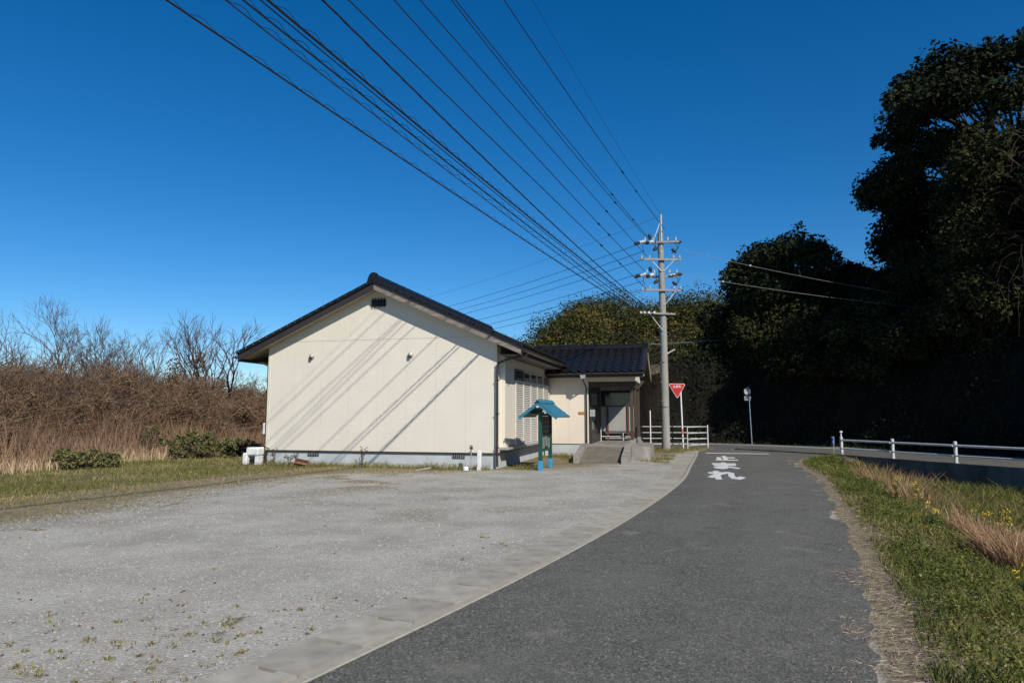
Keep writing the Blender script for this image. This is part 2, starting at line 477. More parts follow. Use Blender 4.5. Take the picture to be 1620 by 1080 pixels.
M['wood_dark'] = simple('old_dark_timber', (0.085, 0.055, 0.04), (0.035, 0.024, 0.019), 7, 0.75, bmp=0.4, stretch=(5, 5, 0.5))
M['wood_red'] = simple('red_brown_post', (0.16, 0.045, 0.03), (0.10, 0.03, 0.022), 7, 0.6, stretch=(4, 4, 0.5))
M['orange'] = simple('orange_wooden_plate', (0.50, 0.22, 0.05), (0.36, 0.14, 0.03), 9, 0.55)
M['panel_white'] = simple('white_panel', (0.36, 0.355, 0.335), (0.29, 0.285, 0.27), 3, 0.6)
M['teal'] = simple('turquoise_roof_paint', (0.05, 0.235, 0.335), (0.03, 0.15, 0.225), 6, 0.5, bmp=0.2)
M['green'] = simple('green_board_paint', (0.018, 0.085, 0.06), (0.010, 0.055, 0.04), 6, 0.5, bmp=0.2)
M['blue'] = simple('sky_blue_paint', (0.05, 0.33, 0.55), (0.03, 0.22, 0.40), 6, 0.5)
M['board_dark'] = simple('dark_notice_panel', (0.02, 0.024, 0.022), (0.012, 0.014, 0.013), 6, 0.3)
M['paper'] = simple('faded_notice', (0.22, 0.26, 0.22), (0.14, 0.17, 0.15), 8, 0.7)
M['white'] = simple('white_paint', (0.78, 0.78, 0.76), (0.66, 0.66, 0.64), 8, 0.4)
M['white_plastic'] = simple('white_plastic', (0.80, 0.80, 0.78), (0.70, 0.70, 0.68), 4, 0.4)
M['rail_paint'] = simple('worn_rail_paint', (0.68, 0.68, 0.66), (0.50, 0.50, 0.485), 7, 0.5)
M['fence'] = simple('worn_white_fence_paint', (0.58, 0.59, 0.59), (0.44, 0.45, 0.45), 8, 0.45)
M['galv'] = simple('galvanised_steel', (0.46, 0.47, 0.47), (0.36, 0.37, 0.37), 9, 0.45, metallic=0.35)
M['pole'] = simple('pole_concrete', (0.32, 0.312, 0.285), (0.24, 0.232, 0.21), 2.5, 0.85, bmp=0.2, stretch=(3, 3, 0.4))
M['arm'] = simple('weathered_crossarm', (0.30, 0.285, 0.26), (0.19, 0.18, 0.165), 6, 0.6, metallic=0.2)
M['porcelain'] = simple('insulator_white', (0.72, 0.72, 0.72), (0.6, 0.6, 0.6), 9, 0.25)
M['rubber'] = simple('black_cable', (0.016, 0.016, 0.017), (0.010, 0.010, 0.010), 9, 0.6)
M['wire_grey'] = simple('grey_bare_wire', (0.34, 0.32, 0.28), (0.25, 0.24, 0.22), 9, 0.5, metallic=0.3)
M['wire_blue'] = simple('blue_grey_cable', (0.16, 0.22, 0.25), (0.12, 0.17, 0.2), 9, 0.5)
M['red'] = simple('stop_sign_red', (0.50, 0.018, 0.015), (0.42, 0.015, 0.013), 6, 0.35)
M['orange_band'] = simple('orange_reflective_band', (0.75, 0.20, 0.04), (0.6, 0.15, 0.03), 6, 0.4)
M['blue_pole'] = simple('faded_blue_pole', (0.24, 0.33, 0.42), (0.18, 0.25, 0.33), 6, 0.4)
M['blue_sign'] = simple('blue_grey_plate', (0.14, 0.22, 0.40), (0.1, 0.16, 0.3), 6, 0.4)
M['terracotta'] = simple('terracotta', (0.27, 0.125, 0.075), (0.17, 0.085, 0.055), 8, 0.85, bmp=0.2)
M['plank'] = simple('bleached_plank', (0.42, 0.37, 0.29), (0.28, 0.24, 0.18), 6, 0.85, bmp=0.3)
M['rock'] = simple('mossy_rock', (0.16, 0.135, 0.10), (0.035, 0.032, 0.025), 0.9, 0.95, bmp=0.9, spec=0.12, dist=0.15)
M['rock_shade'] = simple('shade_dark_cut_face', (0.022, 0.019, 0.014), (0.007, 0.0065, 0.005), 0.8, 0.95, bmp=0.8, spec=0.06, dist=0.12, stretch=(1.5, 1.5, 0.25))  # near-black rock: the shade on the cut face is put into its colour
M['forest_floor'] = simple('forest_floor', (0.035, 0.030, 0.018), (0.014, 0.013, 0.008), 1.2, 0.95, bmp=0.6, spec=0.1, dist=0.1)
M['bark'] = simple('bark', (0.10, 0.08, 0.06), (0.04, 0.032, 0.025), 6, 0.9, bmp=0.5, spec=0.1, stretch=(3, 3, 0.5))
M['bark_pale'] = simple('pale_winter_bark', (0.155, 0.115, 0.10), (0.08, 0.06, 0.055), 6, 0.9, bmp=0.3, spec=0.1)
M['stone'] = simple('gravel_stone', (0.37, 0.365, 0.345), (0.17, 0.168, 0.155), 9, 0.9, spec=0.2, detail=2)
M['navy'] = simple('navy_cloth', (0.012, 0.012, 0.045), (0.006, 0.006, 0.02), 12, 0.8)
def glass_material():
    m, nt, b = new_mat('window_glass')
    b.inputs['Base Color'].default_value = (0.02, 0.022, 0.025, 1)
    b.inputs['Roughness'].default_value = 0.06
    b.inputs['Specular IOR Level'].default_value = 0.6
    return m
M['glass'] = glass_material()
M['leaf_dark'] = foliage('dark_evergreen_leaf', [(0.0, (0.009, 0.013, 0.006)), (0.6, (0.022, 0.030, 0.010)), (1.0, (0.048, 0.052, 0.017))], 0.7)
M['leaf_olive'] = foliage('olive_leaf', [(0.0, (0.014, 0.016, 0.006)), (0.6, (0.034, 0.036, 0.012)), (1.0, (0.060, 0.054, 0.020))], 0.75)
M['leaf_hill'] = foliage('hill_wood_leaf', [(0.0, (0.020, 0.027, 0.008)), (0.45, (0.052, 0.060, 0.015)), (0.75, (0.105, 0.095, 0.022)), (0.92, (0.11, 0.072, 0.024)), (1.0, (0.09, 0.045, 0.02))], 0.7, spec=0.15)
M['leaf_shrub'] = foliage('shrub_leaf', [(0.0, (0.055, 0.062, 0.022)), (0.6, (0.14, 0.145, 0.052)), (1.0, (0.27, 0.235, 0.11))], 0.6)
M['grass'] = foliage('verge_herb', [(0.0, (0.042, 0.060, 0.011)), (0.5, (0.115, 0.138, 0.026)), (0.75, (0.20, 0.195, 0.055)), (1.0, (0.36, 0.28, 0.14))], 0.55, 0.2)
M['straw'] = foliage('dry_straw', [(0.0, (0.17, 0.13, 0.10)), (0.5, (0.37, 0.285, 0.215)), (1.0, (0.58, 0.48, 0.36))], 0.7, 0.12)
M['reed'] = foliage('dry_reed', [(0.0, (0.15, 0.092, 0.058)), (0.5, (0.33, 0.215, 0.14)), (0.8, (0.46, 0.325, 0.205)), (1.0, (0.64, 0.51, 0.32))], 0.7, 0.12)
M['rust_grass'] = foliage('rust_coloured_dry_grass', [(0.0, (0.18, 0.095, 0.048)), (0.5, (0.36, 0.215, 0.118)), (1.0, (0.57, 0.41, 0.25))], 0.7, 0.15)
M['twig'] = foliage('thicket_twig', [(0.0, (0.080, 0.054, 0.040)), (0.5, (0.20, 0.135, 0.095)), (0.85, (0.32, 0.215, 0.145)), (1.0, (0.44, 0.33, 0.22))], 0.85)
M['dead_leaf'] = foliage('dead_leaf', [(0.0, (0.075, 0.075, 0.030)), (0.35, (0.17, 0.115, 0.062)), (0.8, (0.30, 0.165, 0.092)), (1.0, (0.42, 0.16, 0.05))], 0.8, 0.1)
M['flower'] = simple('yellow_petal', (0.80, 0.55, 0.02), (0.65, 0.42, 0.01), 9, 0.6)
M['stem'] = simple('green_stem', (0.10, 0.14, 0.03), (0.06, 0.09, 0.02), 9, 0.6)

# ------------------------------------------------------------------ setting: ground
def axis(lo, hi, step, far, grow=1.22):
    a = list(np.arange(lo, hi + 1e-6, step))
    s = step; x = hi; r = []
    while x < far: s *= grow; x += s; r.append(x)
    s = step; x = lo; l = []
    while x > -far: s *= grow; x -= s; l.append(x)
    return np.array(l[::-1] + a + r)
def grid_mesh(name, xs, ys, zf, mat, attrf=None, keep=None):
    X, Y = np.meshgrid(xs, ys); Z = zf(X, Y)
    nx, ny = len(xs), len(ys)
    v = np.stack([X.ravel(), Y.ravel(), Z.ravel()], 1)
    i, j = np.meshgrid(np.arange(nx - 1), np.arange(ny - 1))
    a = (j * nx + i).ravel()
    q = np.stack([a, a + 1, a + nx + 1, a + nx], 1)
    if keep is not None:
        cx = (X[:-1, :-1] + X[1:, 1:]).ravel() / 2; cy = (Y[:-1, :-1] + Y[1:, 1:]).ravel() / 2
        q = q[keep(cx, cy)]
    at = None
    if attrf: at = {k: f.ravel() for k, f in attrf(X, Y).items()}
    return np_mesh(name, v, q.ravel(), np.full(len(q), 4), mat, at, smooth=True)
def ground_attr(X, Y):
    dg = sdist(X, Y, GRAV)               # >0 inside the gravel lot
    dk = sdist(X, Y, KLc)                # <0 left of the lane
    dr = sdist(X, Y, KRc)
    n1 = fbm(X, Y, 0.55, 1); n2 = fbm(X, Y, 1.6, 3)
    soil = sstep(2.4, -1.5, dg + 2.6 * (n1 - 0.5)) * 0.95
    soil = np.maximum(soil, 0.75 * sstep(0.60, 0.72, n1) * sstep(0, 1, -dk) * sstep(5.0, 1.0, np.hypot(X + 4.5, Y - 18.2) - 1.0))
    soil = np.maximum(soil, 0.46 * sstep(0.50, 0.66, fbm(X, Y, 0.42, 17)) * sstep(0.3, 1.2, -dk))
    soil = np.maximum(soil, 0.42 * sstep(0.52, 0.62, fbm(X * 0.35 + Y * 0.5, Y * 2.4 - X * 0.6, 0.5, 19)) * sstep(0.3, 1.0, -dk))
    turf = sstep(-1.2, -3.6, dg + 1.6 * (n1 - 0.5)) * 0.85
    turf = np.maximum(turf, 0.55 * sstep(0.60, 0.75, n2) * sstep(3.5, 0.5, np.abs(dg - 1.2)))
    turf = np.maximum(turf, sstep(0.3, 0.7, dr) * 0.9)
    soil = np.maximum(soil, sstep(-0.1, 0.15, dr))
    base = (Y > 19.2) & (X > -9) & (X < 7.5) & (dg < 0.1)
    turf = np.where(base, np.maximum(turf, 0.55 * sstep(0.4, 0.6, n2)), turf)
    # thin weed patches in the near gravel
    pt = sstep(0.63, 0.74, n2) * sstep(2.6, 0.6, np.hypot((X + 2.6) * 0.7, Y - 5.2))
    turf = np.maximum(turf, 0.5 * pt)
    return {'soil': soil, 'turf': turf}
xs = axis(-18, 17, 0.22, 900); ys = axis(1.5, 34, 0.22, 1200)
g = link(bpy.data.objects.new('ground', grid_mesh('ground', xs, ys, ground_z, M['ground'], ground_attr)))
tag(g, 'grey gravel lot, soil and turf of the open ground', kind='structure')

def ribbon(name, L, R, z, mat, parent=None, nseg=3):
    n = len(L); t = np.linspace(0, 1, nseg + 1)
    P = (L[:, None, :] * (1 - t)[None, :, None] + R[:, None, :] * t[None, :, None])
    v = np.concatenate([P.reshape(-1, 2), np.full((n * (nseg + 1), 1), z)], 1)
    q = []
    k = nseg + 1
    for i in range(n - 1):
        for j in range(nseg):
            q.append((i * k + j, i * k + j + 1, (i + 1) * k + j + 1, (i + 1) * k + j))
    return link(bpy.data.objects.new(name, np_mesh(name, v, np.array(q).ravel(), np.full(len(q), 4), mat, {'across': np.tile(t, n)})), parent)
# side lane with a slightly ragged right edge
tt = np.linspace(0, 1, 300)
def resample(P, n):
    t = np.concatenate([[0], np.cumsum(np.linalg.norm(np.diff(P, axis=0), axis=1))])
    u = np.linspace(0, t[-1], n)
    return np.stack([np.interp(u, t, P[:, 0]), np.interp(u, t, P[:, 1])], 1)
Ll = resample(KL, 420); Rl = resample(KR, 420)
Rl = Rl + np.stack([0.40 * (fbm(Rl[:, 1], Rl[:, 0], 1.6, 8) - 0.5) + 0.06, np.zeros(420)], 1)
lane = ribbon('side_lane', Ll, Rl, 0.004, M['asphalt'], nseg=8)
tag(lane, 'dark asphalt side lane running up to the junction', kind='structure')
# main road: thick slab, its near side is the top of the retaining wall
mb = MB()
n = len(MN)
vs = [(p[0], p[1], 0.0) for p in MN] + [(p[0], p[1], 0.0) for p in MF] + [(p[0], p[1], -1.2) for p in MN] + [(p[0], p[1], -1.2) for p in MF]
fs = []
for i in range(n - 1):
    fs += [(i, i + 1, n + i + 1, n + i), (2 * n + i, 2 * n + i + 1, i + 1, i), (n + i, n + i + 1, 3 * n + i + 1, 3 * n + i)]
mb.add(vs, fs)
tag(mb.build('main_road', M['asphalt2']), 'grey asphalt main road curving past the shaded hillside', kind='structure')
# edge line of the main road: real paint strip
e0 = offset(MN, 4.20); e1 = offset(MN, 4.48)
far_line = ribbon('edge_line', e0[60:], e1[60:], 0.005, M['paint'], nseg=1)
tag(far_line, 'thin white painted edge line along the far side of the main road', 'road marking')
# hillside with cliff
hx = np.concatenate([np.arange(-60, 0, 3.0), np.arange(0, 30, 0.45), np.arange(30, 100, 2.5)])
hy = np.concatenate([np.arange(-40, 10, 2.5), np.arange(10, 46, 0.45), np.arange(46, 100, 2.5)])
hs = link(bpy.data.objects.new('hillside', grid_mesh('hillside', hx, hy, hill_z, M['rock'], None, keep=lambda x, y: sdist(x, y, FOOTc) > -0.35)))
hs.data.materials.append(M['forest_floor']); hs.data.materials.append(M['rock_shade'])
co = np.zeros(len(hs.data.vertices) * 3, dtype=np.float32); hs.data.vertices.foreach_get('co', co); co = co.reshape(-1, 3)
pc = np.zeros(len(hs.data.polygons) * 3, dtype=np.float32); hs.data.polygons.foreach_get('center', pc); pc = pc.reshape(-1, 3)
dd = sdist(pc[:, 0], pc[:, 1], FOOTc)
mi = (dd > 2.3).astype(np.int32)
mi = np.where((mi == 0) & (pc[:, 0] > 9.5), 2, mi)  # right part of the cut face painted as shaded
mi = np.where((mi == 0) & (pc[:, 2] < 3.3 + 0.8 * (fbm(pc[:, 0], pc[:, 1], 0.8, 3) - 0.5)), 2, mi)  # lower face painted dark as shade, upper part left paler as sunlit
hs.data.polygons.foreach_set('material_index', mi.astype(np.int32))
tag(hs, 'rocky cut slope and wooded hillside behind the main road', kind='structure')
# distant hill
def far_hill_z(x, y):
    r = np.interp(x, [-40, -12, 2, 8, 16, 26, 45, 70, 120], [0, 2, 8.5, 14.0, 13.2, 14.5, 16.5, 20, 26])
    pr = sstep(62, 88, y + 0.12 * x) * (1 - 0.6 * sstep(110, 180, y))
    return r * pr * (0.92 + 0.16 * fbm(x, y, 0.12, 6)) - 0.5
fh = link(bpy.data.objects.new('distant_hill', grid_mesh('distant_hill', np.arange(-60, 140, 4.0), np.arange(56, 190, 4.0), far_hill_z, M['forest_floor'])))
tag(fh, 'low sunlit hill rising behind the wing roof', kind='structure')

# ------------------------------------------------------------------ gutter strip of concrete slabs
gut = empty('gutter', (0, 0, 0)); tag(gut, 'concrete gutter strip of single slabs along the lane', kind='structure')
cum = np.concatenate([[0], np.cumsum(np.linalg.norm(np.diff(KL, axis=0), axis=1))])
def on_curve(P, cm, s):
    p = np.array([np.interp(s, cm, P[:, 0]), np.interp(s, cm, P[:, 1])])
    q = np.array([np.interp(s + 0.05, cm, P[:, 0]), np.interp(s + 0.05, cm, P[:, 1])])
    d = (q - p) / np.linalg.norm(q - p)
    return p, d
def slab_mesh(k):
    # slab 0.59 x 0.46 with a drain notch in its far end, bevelled top
    w0, w1, L = -0.56, -0.108, 0.582
    nx0, nx1, nd = -0.44, -0.26, 0.042
    poly = [(w0, 0), (w1, 0), (w1, L), (nx1, L), (nx1, L - nd), (nx0, L - nd), (nx0, L), (w0, L)]
    m = MB(); zt = 0.016
    m.prism(poly, 'z', -0.06, zt)
    return m.mesh('gutter_slab', M['slab'] if k == 0 else M['slab_b'])
slabs = [slab_mesh(0), slab_mesh(1)]
def lip_mesh():
    m = MB(); m.box(-0.088, -0.004, 0, 0.596, -0.06, 0.013, 0.004)
    return m.mesh('gutter_lip', M['slab_b'])
lipm = lip_mesh()
i_ = (KL[:, 1] > 1.5) & (KL[:, 1] < 28.2)
ribbon('gutter_bed', offset(KL, -0.575)[i_], offset(KL, -0.002)[i_], -0.012, M['bed'], gut, 2)
s0 = np.interp(2.2, KL[:, 1], cum); s1 = np.interp(27.9, KL[:, 1], cum)
s = s0; k = 0
while s < s1:
    p, d = on_curve(KL, cum, s)
    rz = math.atan2(-d[0], d[1])
    o = link(bpy.data.objects.new('gutter_slab', slabs[1 if random.random() < 0.3 else 0]), gut)
    o.location = (p[0], p[1], random.uniform(-0.004, 0.004)); o.rotation_euler = (random.uniform(-0.004, 0.004), random.uniform(-0.006, 0.006), rz)
    o = link(bpy.data.objects.new('gutter_lip', lipm), gut)
    o.location = (p[0], p[1], random.uniform(-0.002, 0.003)); o.rotation_euler = (0, 0, rz)
    s += 0.6; k += 1

# ------------------------------------------------------------------ retaining wall of the main road
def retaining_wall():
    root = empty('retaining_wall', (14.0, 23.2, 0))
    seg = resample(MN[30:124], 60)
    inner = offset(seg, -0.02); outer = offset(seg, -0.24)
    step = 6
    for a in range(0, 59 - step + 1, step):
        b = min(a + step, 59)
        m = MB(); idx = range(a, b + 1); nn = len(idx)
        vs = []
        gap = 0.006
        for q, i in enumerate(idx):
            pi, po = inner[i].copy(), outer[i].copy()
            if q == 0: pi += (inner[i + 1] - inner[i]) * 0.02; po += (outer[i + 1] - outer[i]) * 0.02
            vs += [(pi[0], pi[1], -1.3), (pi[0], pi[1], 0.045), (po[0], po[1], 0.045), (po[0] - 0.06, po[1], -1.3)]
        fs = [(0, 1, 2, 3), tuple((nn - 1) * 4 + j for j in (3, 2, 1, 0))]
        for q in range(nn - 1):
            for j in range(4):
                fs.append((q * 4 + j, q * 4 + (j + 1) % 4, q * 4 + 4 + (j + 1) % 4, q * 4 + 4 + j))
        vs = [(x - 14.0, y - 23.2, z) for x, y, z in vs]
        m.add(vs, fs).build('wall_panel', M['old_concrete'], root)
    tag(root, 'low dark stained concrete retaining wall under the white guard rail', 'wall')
retaining_wall()

# ------------------------------------------------------------------ painted lettering
GLYPH = {
    'to': [[(0.12, 0.03), (0.92, 0.03)], [(0.50, 0.03), (0.50, 0.97)], [(0.24, 0.03), (0.24, 0.62)], [(0.50, 0.58), (0.88, 0.58)]],
    'ma': [[(0.10, 0.80), (0.90, 0.80)], [(0.14, 0.56), (0.86, 0.56)], [(0.50, 0.98), (0.50, 0.22), (0.46, 0.10), (0.34, 0.04), (0.20, 0.08), (0.16, 0.18), (0.24, 0.27), (0.40, 0.29), (0.62, 0.22), (0.88, 0.06)]],
    're': [[(0.27, 0.98), (0.27, 0.02)], [(0.06, 0.74), (0.40, 0.76), (0.06, 0.20)], [(0.14, 0.34), (0.44, 0.70), (0.62, 0.80), (0.72, 0.70), (0.68, 0.35), (0.72, 0.12), (0.82, 0.08), (0.96, 0.24)]],
}
def stroke_polys(pl, wx, wy):
    out = []
    for a, b in zip(pl[:-1], pl[1:]):
        out.append((a, b))
    return out
def glyph_mb(key, x0, y0, w, h, wid, z0, lift, plane='z', thick=0.002):
    """strokes as thin slabs; each slab at its own small height so no faces coincide"""
    m = MB(); k = 0
    for pl in GLYPH[key]:
        for a, b in zip(pl[:-1], pl[1:]):
            A = np.array([x0 + a[0] * w, y0 + a[1] * h]); B = np.array([x0 + b[0] * w, y0 + b[1] * h])
            # width measured in the glyph's square, then stretched with it
            d = np.array([b[0] - a[0], b[1] - a[1]]); d = d / np.linalg.norm(d)
            nn = np.array([-d[1], d[0]]) * wid / 2; e = d * wid * 0.25
            P = [np.array(a) - e + nn, np.array(a) - e - nn, np.array(b) + e - nn, np.array(b) + e + nn]
            P = [(x0 + p[0] * w, y0 + p[1] * h) for p in P]
            zt = z0 + lift + k * 0.0006
            if plane == 'z': m.prism(P, 'z', z0, zt)
            else: m.prism(P, 'y', -(z0), -(zt))
            k += 1
    return m
rm = empty('road_lettering', (6.7, 21.5, 0.004))
for key, (cy, ln) in zip(('to', 'ma', 're'), ((25.4, 2.4), (21.7, 2.6), (18.35, 2.5))):
    cx = 5.30 + 0.31 * (cy - 17.3)
    ang = math.atan2(-0.30, 0.954)
    o = glyph_mb(key, -0.41, -ln / 2, 0.84, ln, 0.185, 0.0, 0.003).build('character', M['paint'], rm)
    o.location = (cx - 6.7, cy - 21.5, 0.0); o.rotation_euler = (0, 0, ang * 0.85)
tag(rm, 'white painted stop lettering of three characters on the lane', 'road marking')
sl = MB(); sl.add([(-1.22, 0.42, 0), (1.22, -0.42, 0), (1.24, -0.10, 0), (-1.18, 0.74, 0)], [(0, 1, 2, 3)])
sl = MB(); sl.prism([(-1.2, 0.30), (1.2, -0.30), (1.24, 0.02), (-1.16, 0.62)], 'z', 0, 0.003)
o = sl.build('stop_line', M['paint']); o.location = (9.2, 28.15, 0.0042)
tag(o, 'white painted stop line across the lane mouth at the junction', 'road marking')

# ------------------------------------------------------------------ the house
HA = math.atan(0.255)
house = empty('house', (-0.46, 20.6, 0), -HA)
tag(house, 'cream sided single-storey house with dark tiled gable roof and side wing', 'house')
XL, XR = -7.82, 0.0           # gable corners (local)
XC = -3.91; SL = 0.45
EZ = 3.80                     # wall top at the eaves
DEP = 12.5
def wall_top(x): return EZ + SL * (XC - XL) - SL * abs(x - XC)
PK = wall_top(XC)
# foundation
f = MB(); f.box(XL + 0.03, XR - 0.03, 0.03, DEP - 0.03, -0.35, 0.43)
f.box(0.03, 1.80, 7.04, 11.0, -0.35, 0.43)
fo = f.build('foundation', M['foundation'], house)
# core walls behind the panels
c = MB()
c.prism([(XL + 0.02, 0.44), (XR - 0.02, 0.44), (XR - 0.02, EZ - 0.02), (XC, PK - 0.02), (XL + 0.02, EZ - 0.02)], 'y', 0.02, DEP - 0.02)
c.build('wall', M['soffit'], house)
# gable panels
edges = [XL] + [XL + (XR - XL) * i / 8 for i in range(1, 8)] + [XR]
JZ = 3.955
gp = 0.002
def panel(poly, y0=-0.004, y1=0.018):
    MB().prism(poly, 'y', y0, y1).build('siding_panel', M['siding'], house)
for i in range(8):
    a, b = edges[i] + gp, edges[i + 1] - gp
    za, zb = min(JZ, wall_top(a)), min(JZ, wall_top(b))
    poly = [(a, 0.45), (b, 0.45), (b, zb)]
    # kink where the slope crosses the joint
    xk = XL + (JZ - EZ) / SL
    if a < xk < b: poly.append((xk, JZ))
    if a < XR - (JZ - EZ) / SL < b: poly.append((XR - (JZ - EZ) / SL, JZ))
    poly.append((a, za))
    panel(poly)
    ta, tb = wall_top(a), wall_top(b)
    if max(ta, tb) > JZ + 0.05:
        z0 = JZ + 0.008
        aa = max(a, XL + (z0 - EZ) / SL + 0.01); bb = min(b, XR - (z0 - EZ) / SL - 0.01)
        poly = [(aa, z0), (bb, z0), (bb, max(wall_top(bb), z0 + 0.002))]
        if aa < XC < bb: poly.append((XC, PK))
        poly.append((aa, max(wall_top(aa), z0 + 0.002)))
        panel(poly)
# side and back walls: panels 1 m wide
def side_panels(x0, x1, y_from, y_to, z0, z1, mat, nm='siding_panel'):
    nseg = max(1, int(round((y_to - y_from) / 0.98)))
    for i in range(nseg):
        a = y_from + (y_to - y_from) * i / nseg + gp; b = y_from + (y_to - y_from) * (i + 1) / nseg - gp
        MB().box(x0, x1, a, b, z0, z1).build(nm, mat, house)
side_panels(-0.018, 0.004, 0.03, 7.0, 0.45, EZ - 0.01, M['siding'])
side_panels(XL - 0.004, XL + 0.018, 0.02, DEP, 0.45, EZ - 0.01, M['siding'])
for sx, sgn in ((XL, -1), (XR, 1)):
    cbx = MB(); cbx.box(min(sx - sgn * 0.075, sx + sgn * 0.010), max(sx - sgn * 0.075, sx + sgn * 0.010), -0.012, 0.03, 0.44, EZ - 0.05)
    cbx.build('corner_trim', M['trim'], house)
# drip flashing
MB().box(XL - 0.03, XR + 0.03, -0.035, 0.03, 0.415, 0.447).build('flashing', M['brown_metal'], house)
MB().box(-0.02, 0.035, 0.035, 7.0, 0.415, 0.447).build('flashing', M['brown_metal'], house)
# foundation vents with grille bars
for vx in (-6.10, -1.20):
    v = MB(); v.box(vx - 0.20, vx + 0.20, 0.005, 0.026, 0.27, 0.40); vo = v.build('foundation_vent', M['black'], house)
    for q in range(7):
        xx = vx - 0.18 + q * 0.06
        MB().box(xx - 0.008, xx + 0.008, -0.003, 0.004, 0.275, 0.395).build('bar', M['vent_metal'], vo)
# gable vent
gv = MB(); gv.box(XC - 0.24, XC + 0.24, -0.045, -0.006, 5.02, 5.24); gvo = gv.build('gable_vent', M['black'], house)
for q in range(5):
    MB().box(XC - 0.20 + q * 0.10 - 0.013, XC - 0.20 + q * 0.10 + 0.013, -0.07, -0.046, 4.98, 5.29).build('bar', M['black'], gvo)
for q in range(2):
    MB().box(XC - 0.27, XC + 0.27, -0.066, -0.046, 5.07 + q * 0.10, 5.085 + q * 0.10).build('bar', M['black'], gvo)
# round hooded vents
for vx, vz in ((-6.22, 3.47), (-2.78, 3.45)):
    m = MB()
    m.lathe([(0.075, -0.006), (0.085, -0.02), (0.085, -0.05)], (vx, 0, vz), 16, 'y')
    hood = []
    for i in range(7):
        t = i / 6 * math.pi / 2
        hood.append((0.085 * math.cos(t) + 0.001, -0.051 - 0.085 * math.sin(t)))
    m.lathe(hood, (vx, 0, vz), 16, 'y')
    vo = m.build('hooded_vent', M['vent_metal'], house, True)
    MB().lathe([(0.06, -0.13), (0.055, -0.135)], (vx - 0.01, 0.02, vz - 0.05), 12, 'y').build('opening', M['black'], vo)

# ---- tiles
def tile_mesh(name='roof_tile', w=0.305, ln=0.30):
    """pantile: S profile across, thickness at the lower lip; local x across, y up the slope, z normal"""
    prof = []
    for i in range(9):
        t = i / 8
        x = -w / 2 + w * t
        if t < 0.62: z = -0.018 * math.sin(math.pi * t / 0.62)
        else: z = 0.062 * math.sin(math.pi * (t - 0.62) / 0.38)
        prof.append((x, z))
    m = MB(); n = len(prof)
    vs = [(x, 0.0, z + 0.052) for x, z in prof] + [(x, ln, z + 0.026) for x, z in prof] + [(x, 0.0, z + 0.024) for x, z in prof]
    fs = []
    for i in range(n - 1):
        fs.append((i, i + 1, n + i + 1, n + i)); fs.append((2 * n + i, 2 * n + i + 1, i + 1, i))
    m.add(vs, fs)
    return m.mesh(name, M['tile'], True), vs, fs
tile_me, tile_vs, tile_fs = tile_mesh()
def frame_matrix(o, ax, ay, az):
    return Matrix(((ax[0], ay[0], az[0], o[0]), (ax[1], ay[1], az[1], o[1]), (ax[2], ay[2], az[2], o[2]), (0, 0, 0, 1)))
def tile_positions(o, a, u, nrm, width, length, row=0.262, colw=0.305):
    nc = int(width / colw); nr = int(round(length / row))
    cw = width / nc; rh = length / nr
    return [(Vector(o) + Vector(a) * (cw * (i + 0.5)) + Vector(u) * (rh * j), cw / colw) for j in range(nr) for i in range(nc)]
def tile_field(name, parent, o, a, u, nrm, width, length):
    m = MB()
    A, U, Nn = Vector(a), Vector(u), Vector(nrm)
    for p, sc in tile_positions(o, a, u, nrm, width, length):
        m.add([p + A * x * sc + U * y + Nn * z for x, y, z in tile_vs], tile_fs)
    ob = m.build(name, M['tile'], parent, True)
    tag(ob, kind='stuff')
    return ob
cs = 1 / math.sqrt(1 + SL * SL); sn = SL * cs
# main roof
OVG = 0.42; OVE = 0.86
RZ = PK + 0.16                     # deck underside at ridge (above the soffit)
def under(x): return PK + 0.005 - SL * abs(x - XC)
deck = MB()
xe0, xe1 = XL - OVE, XR + OVE
T = 0.17
deck.prism([(xe0, under(xe0)), (XC, PK + 0.005), (xe1, under(xe1)), (xe1, under(xe1) + T), (XC, PK + 0.005 + T * 1.05), (xe0, under(xe0) + T)], 'y', -OVG + 0.03, DEP + OVG - 0.03)
roof = deck.build('roof', M['soffit'], house)
# barge boards, front: left dark, right weathered in four lengths
def barge(xa, xb, y0, y1, hgt, mat):
    MB().prism([(xa, under(xa) - 0.07), (xb, under(xb) - 0.07), (xb, under(xb) - 0.07 + hgt), (xa, under(xa) - 0.07 + hgt)], 'y', y0, y1).build('barge_board', mat, roof)
barge(XL - OVE, XC - 0.002, -OVG - 0.01, -OVG + 0.028, 0.26, M['barge'])
nb = 4
for i in range(nb):
    xa = XC + (xe1 - XC) * i / nb + 0.003; xb = XC + (xe1 - XC) * (i + 1) / nb - 0.003
    barge(xa, xb, -OVG - 0.012 - 0.002 * (i % 2), -OVG + 0.028, 0.26, M['barge_worn'])
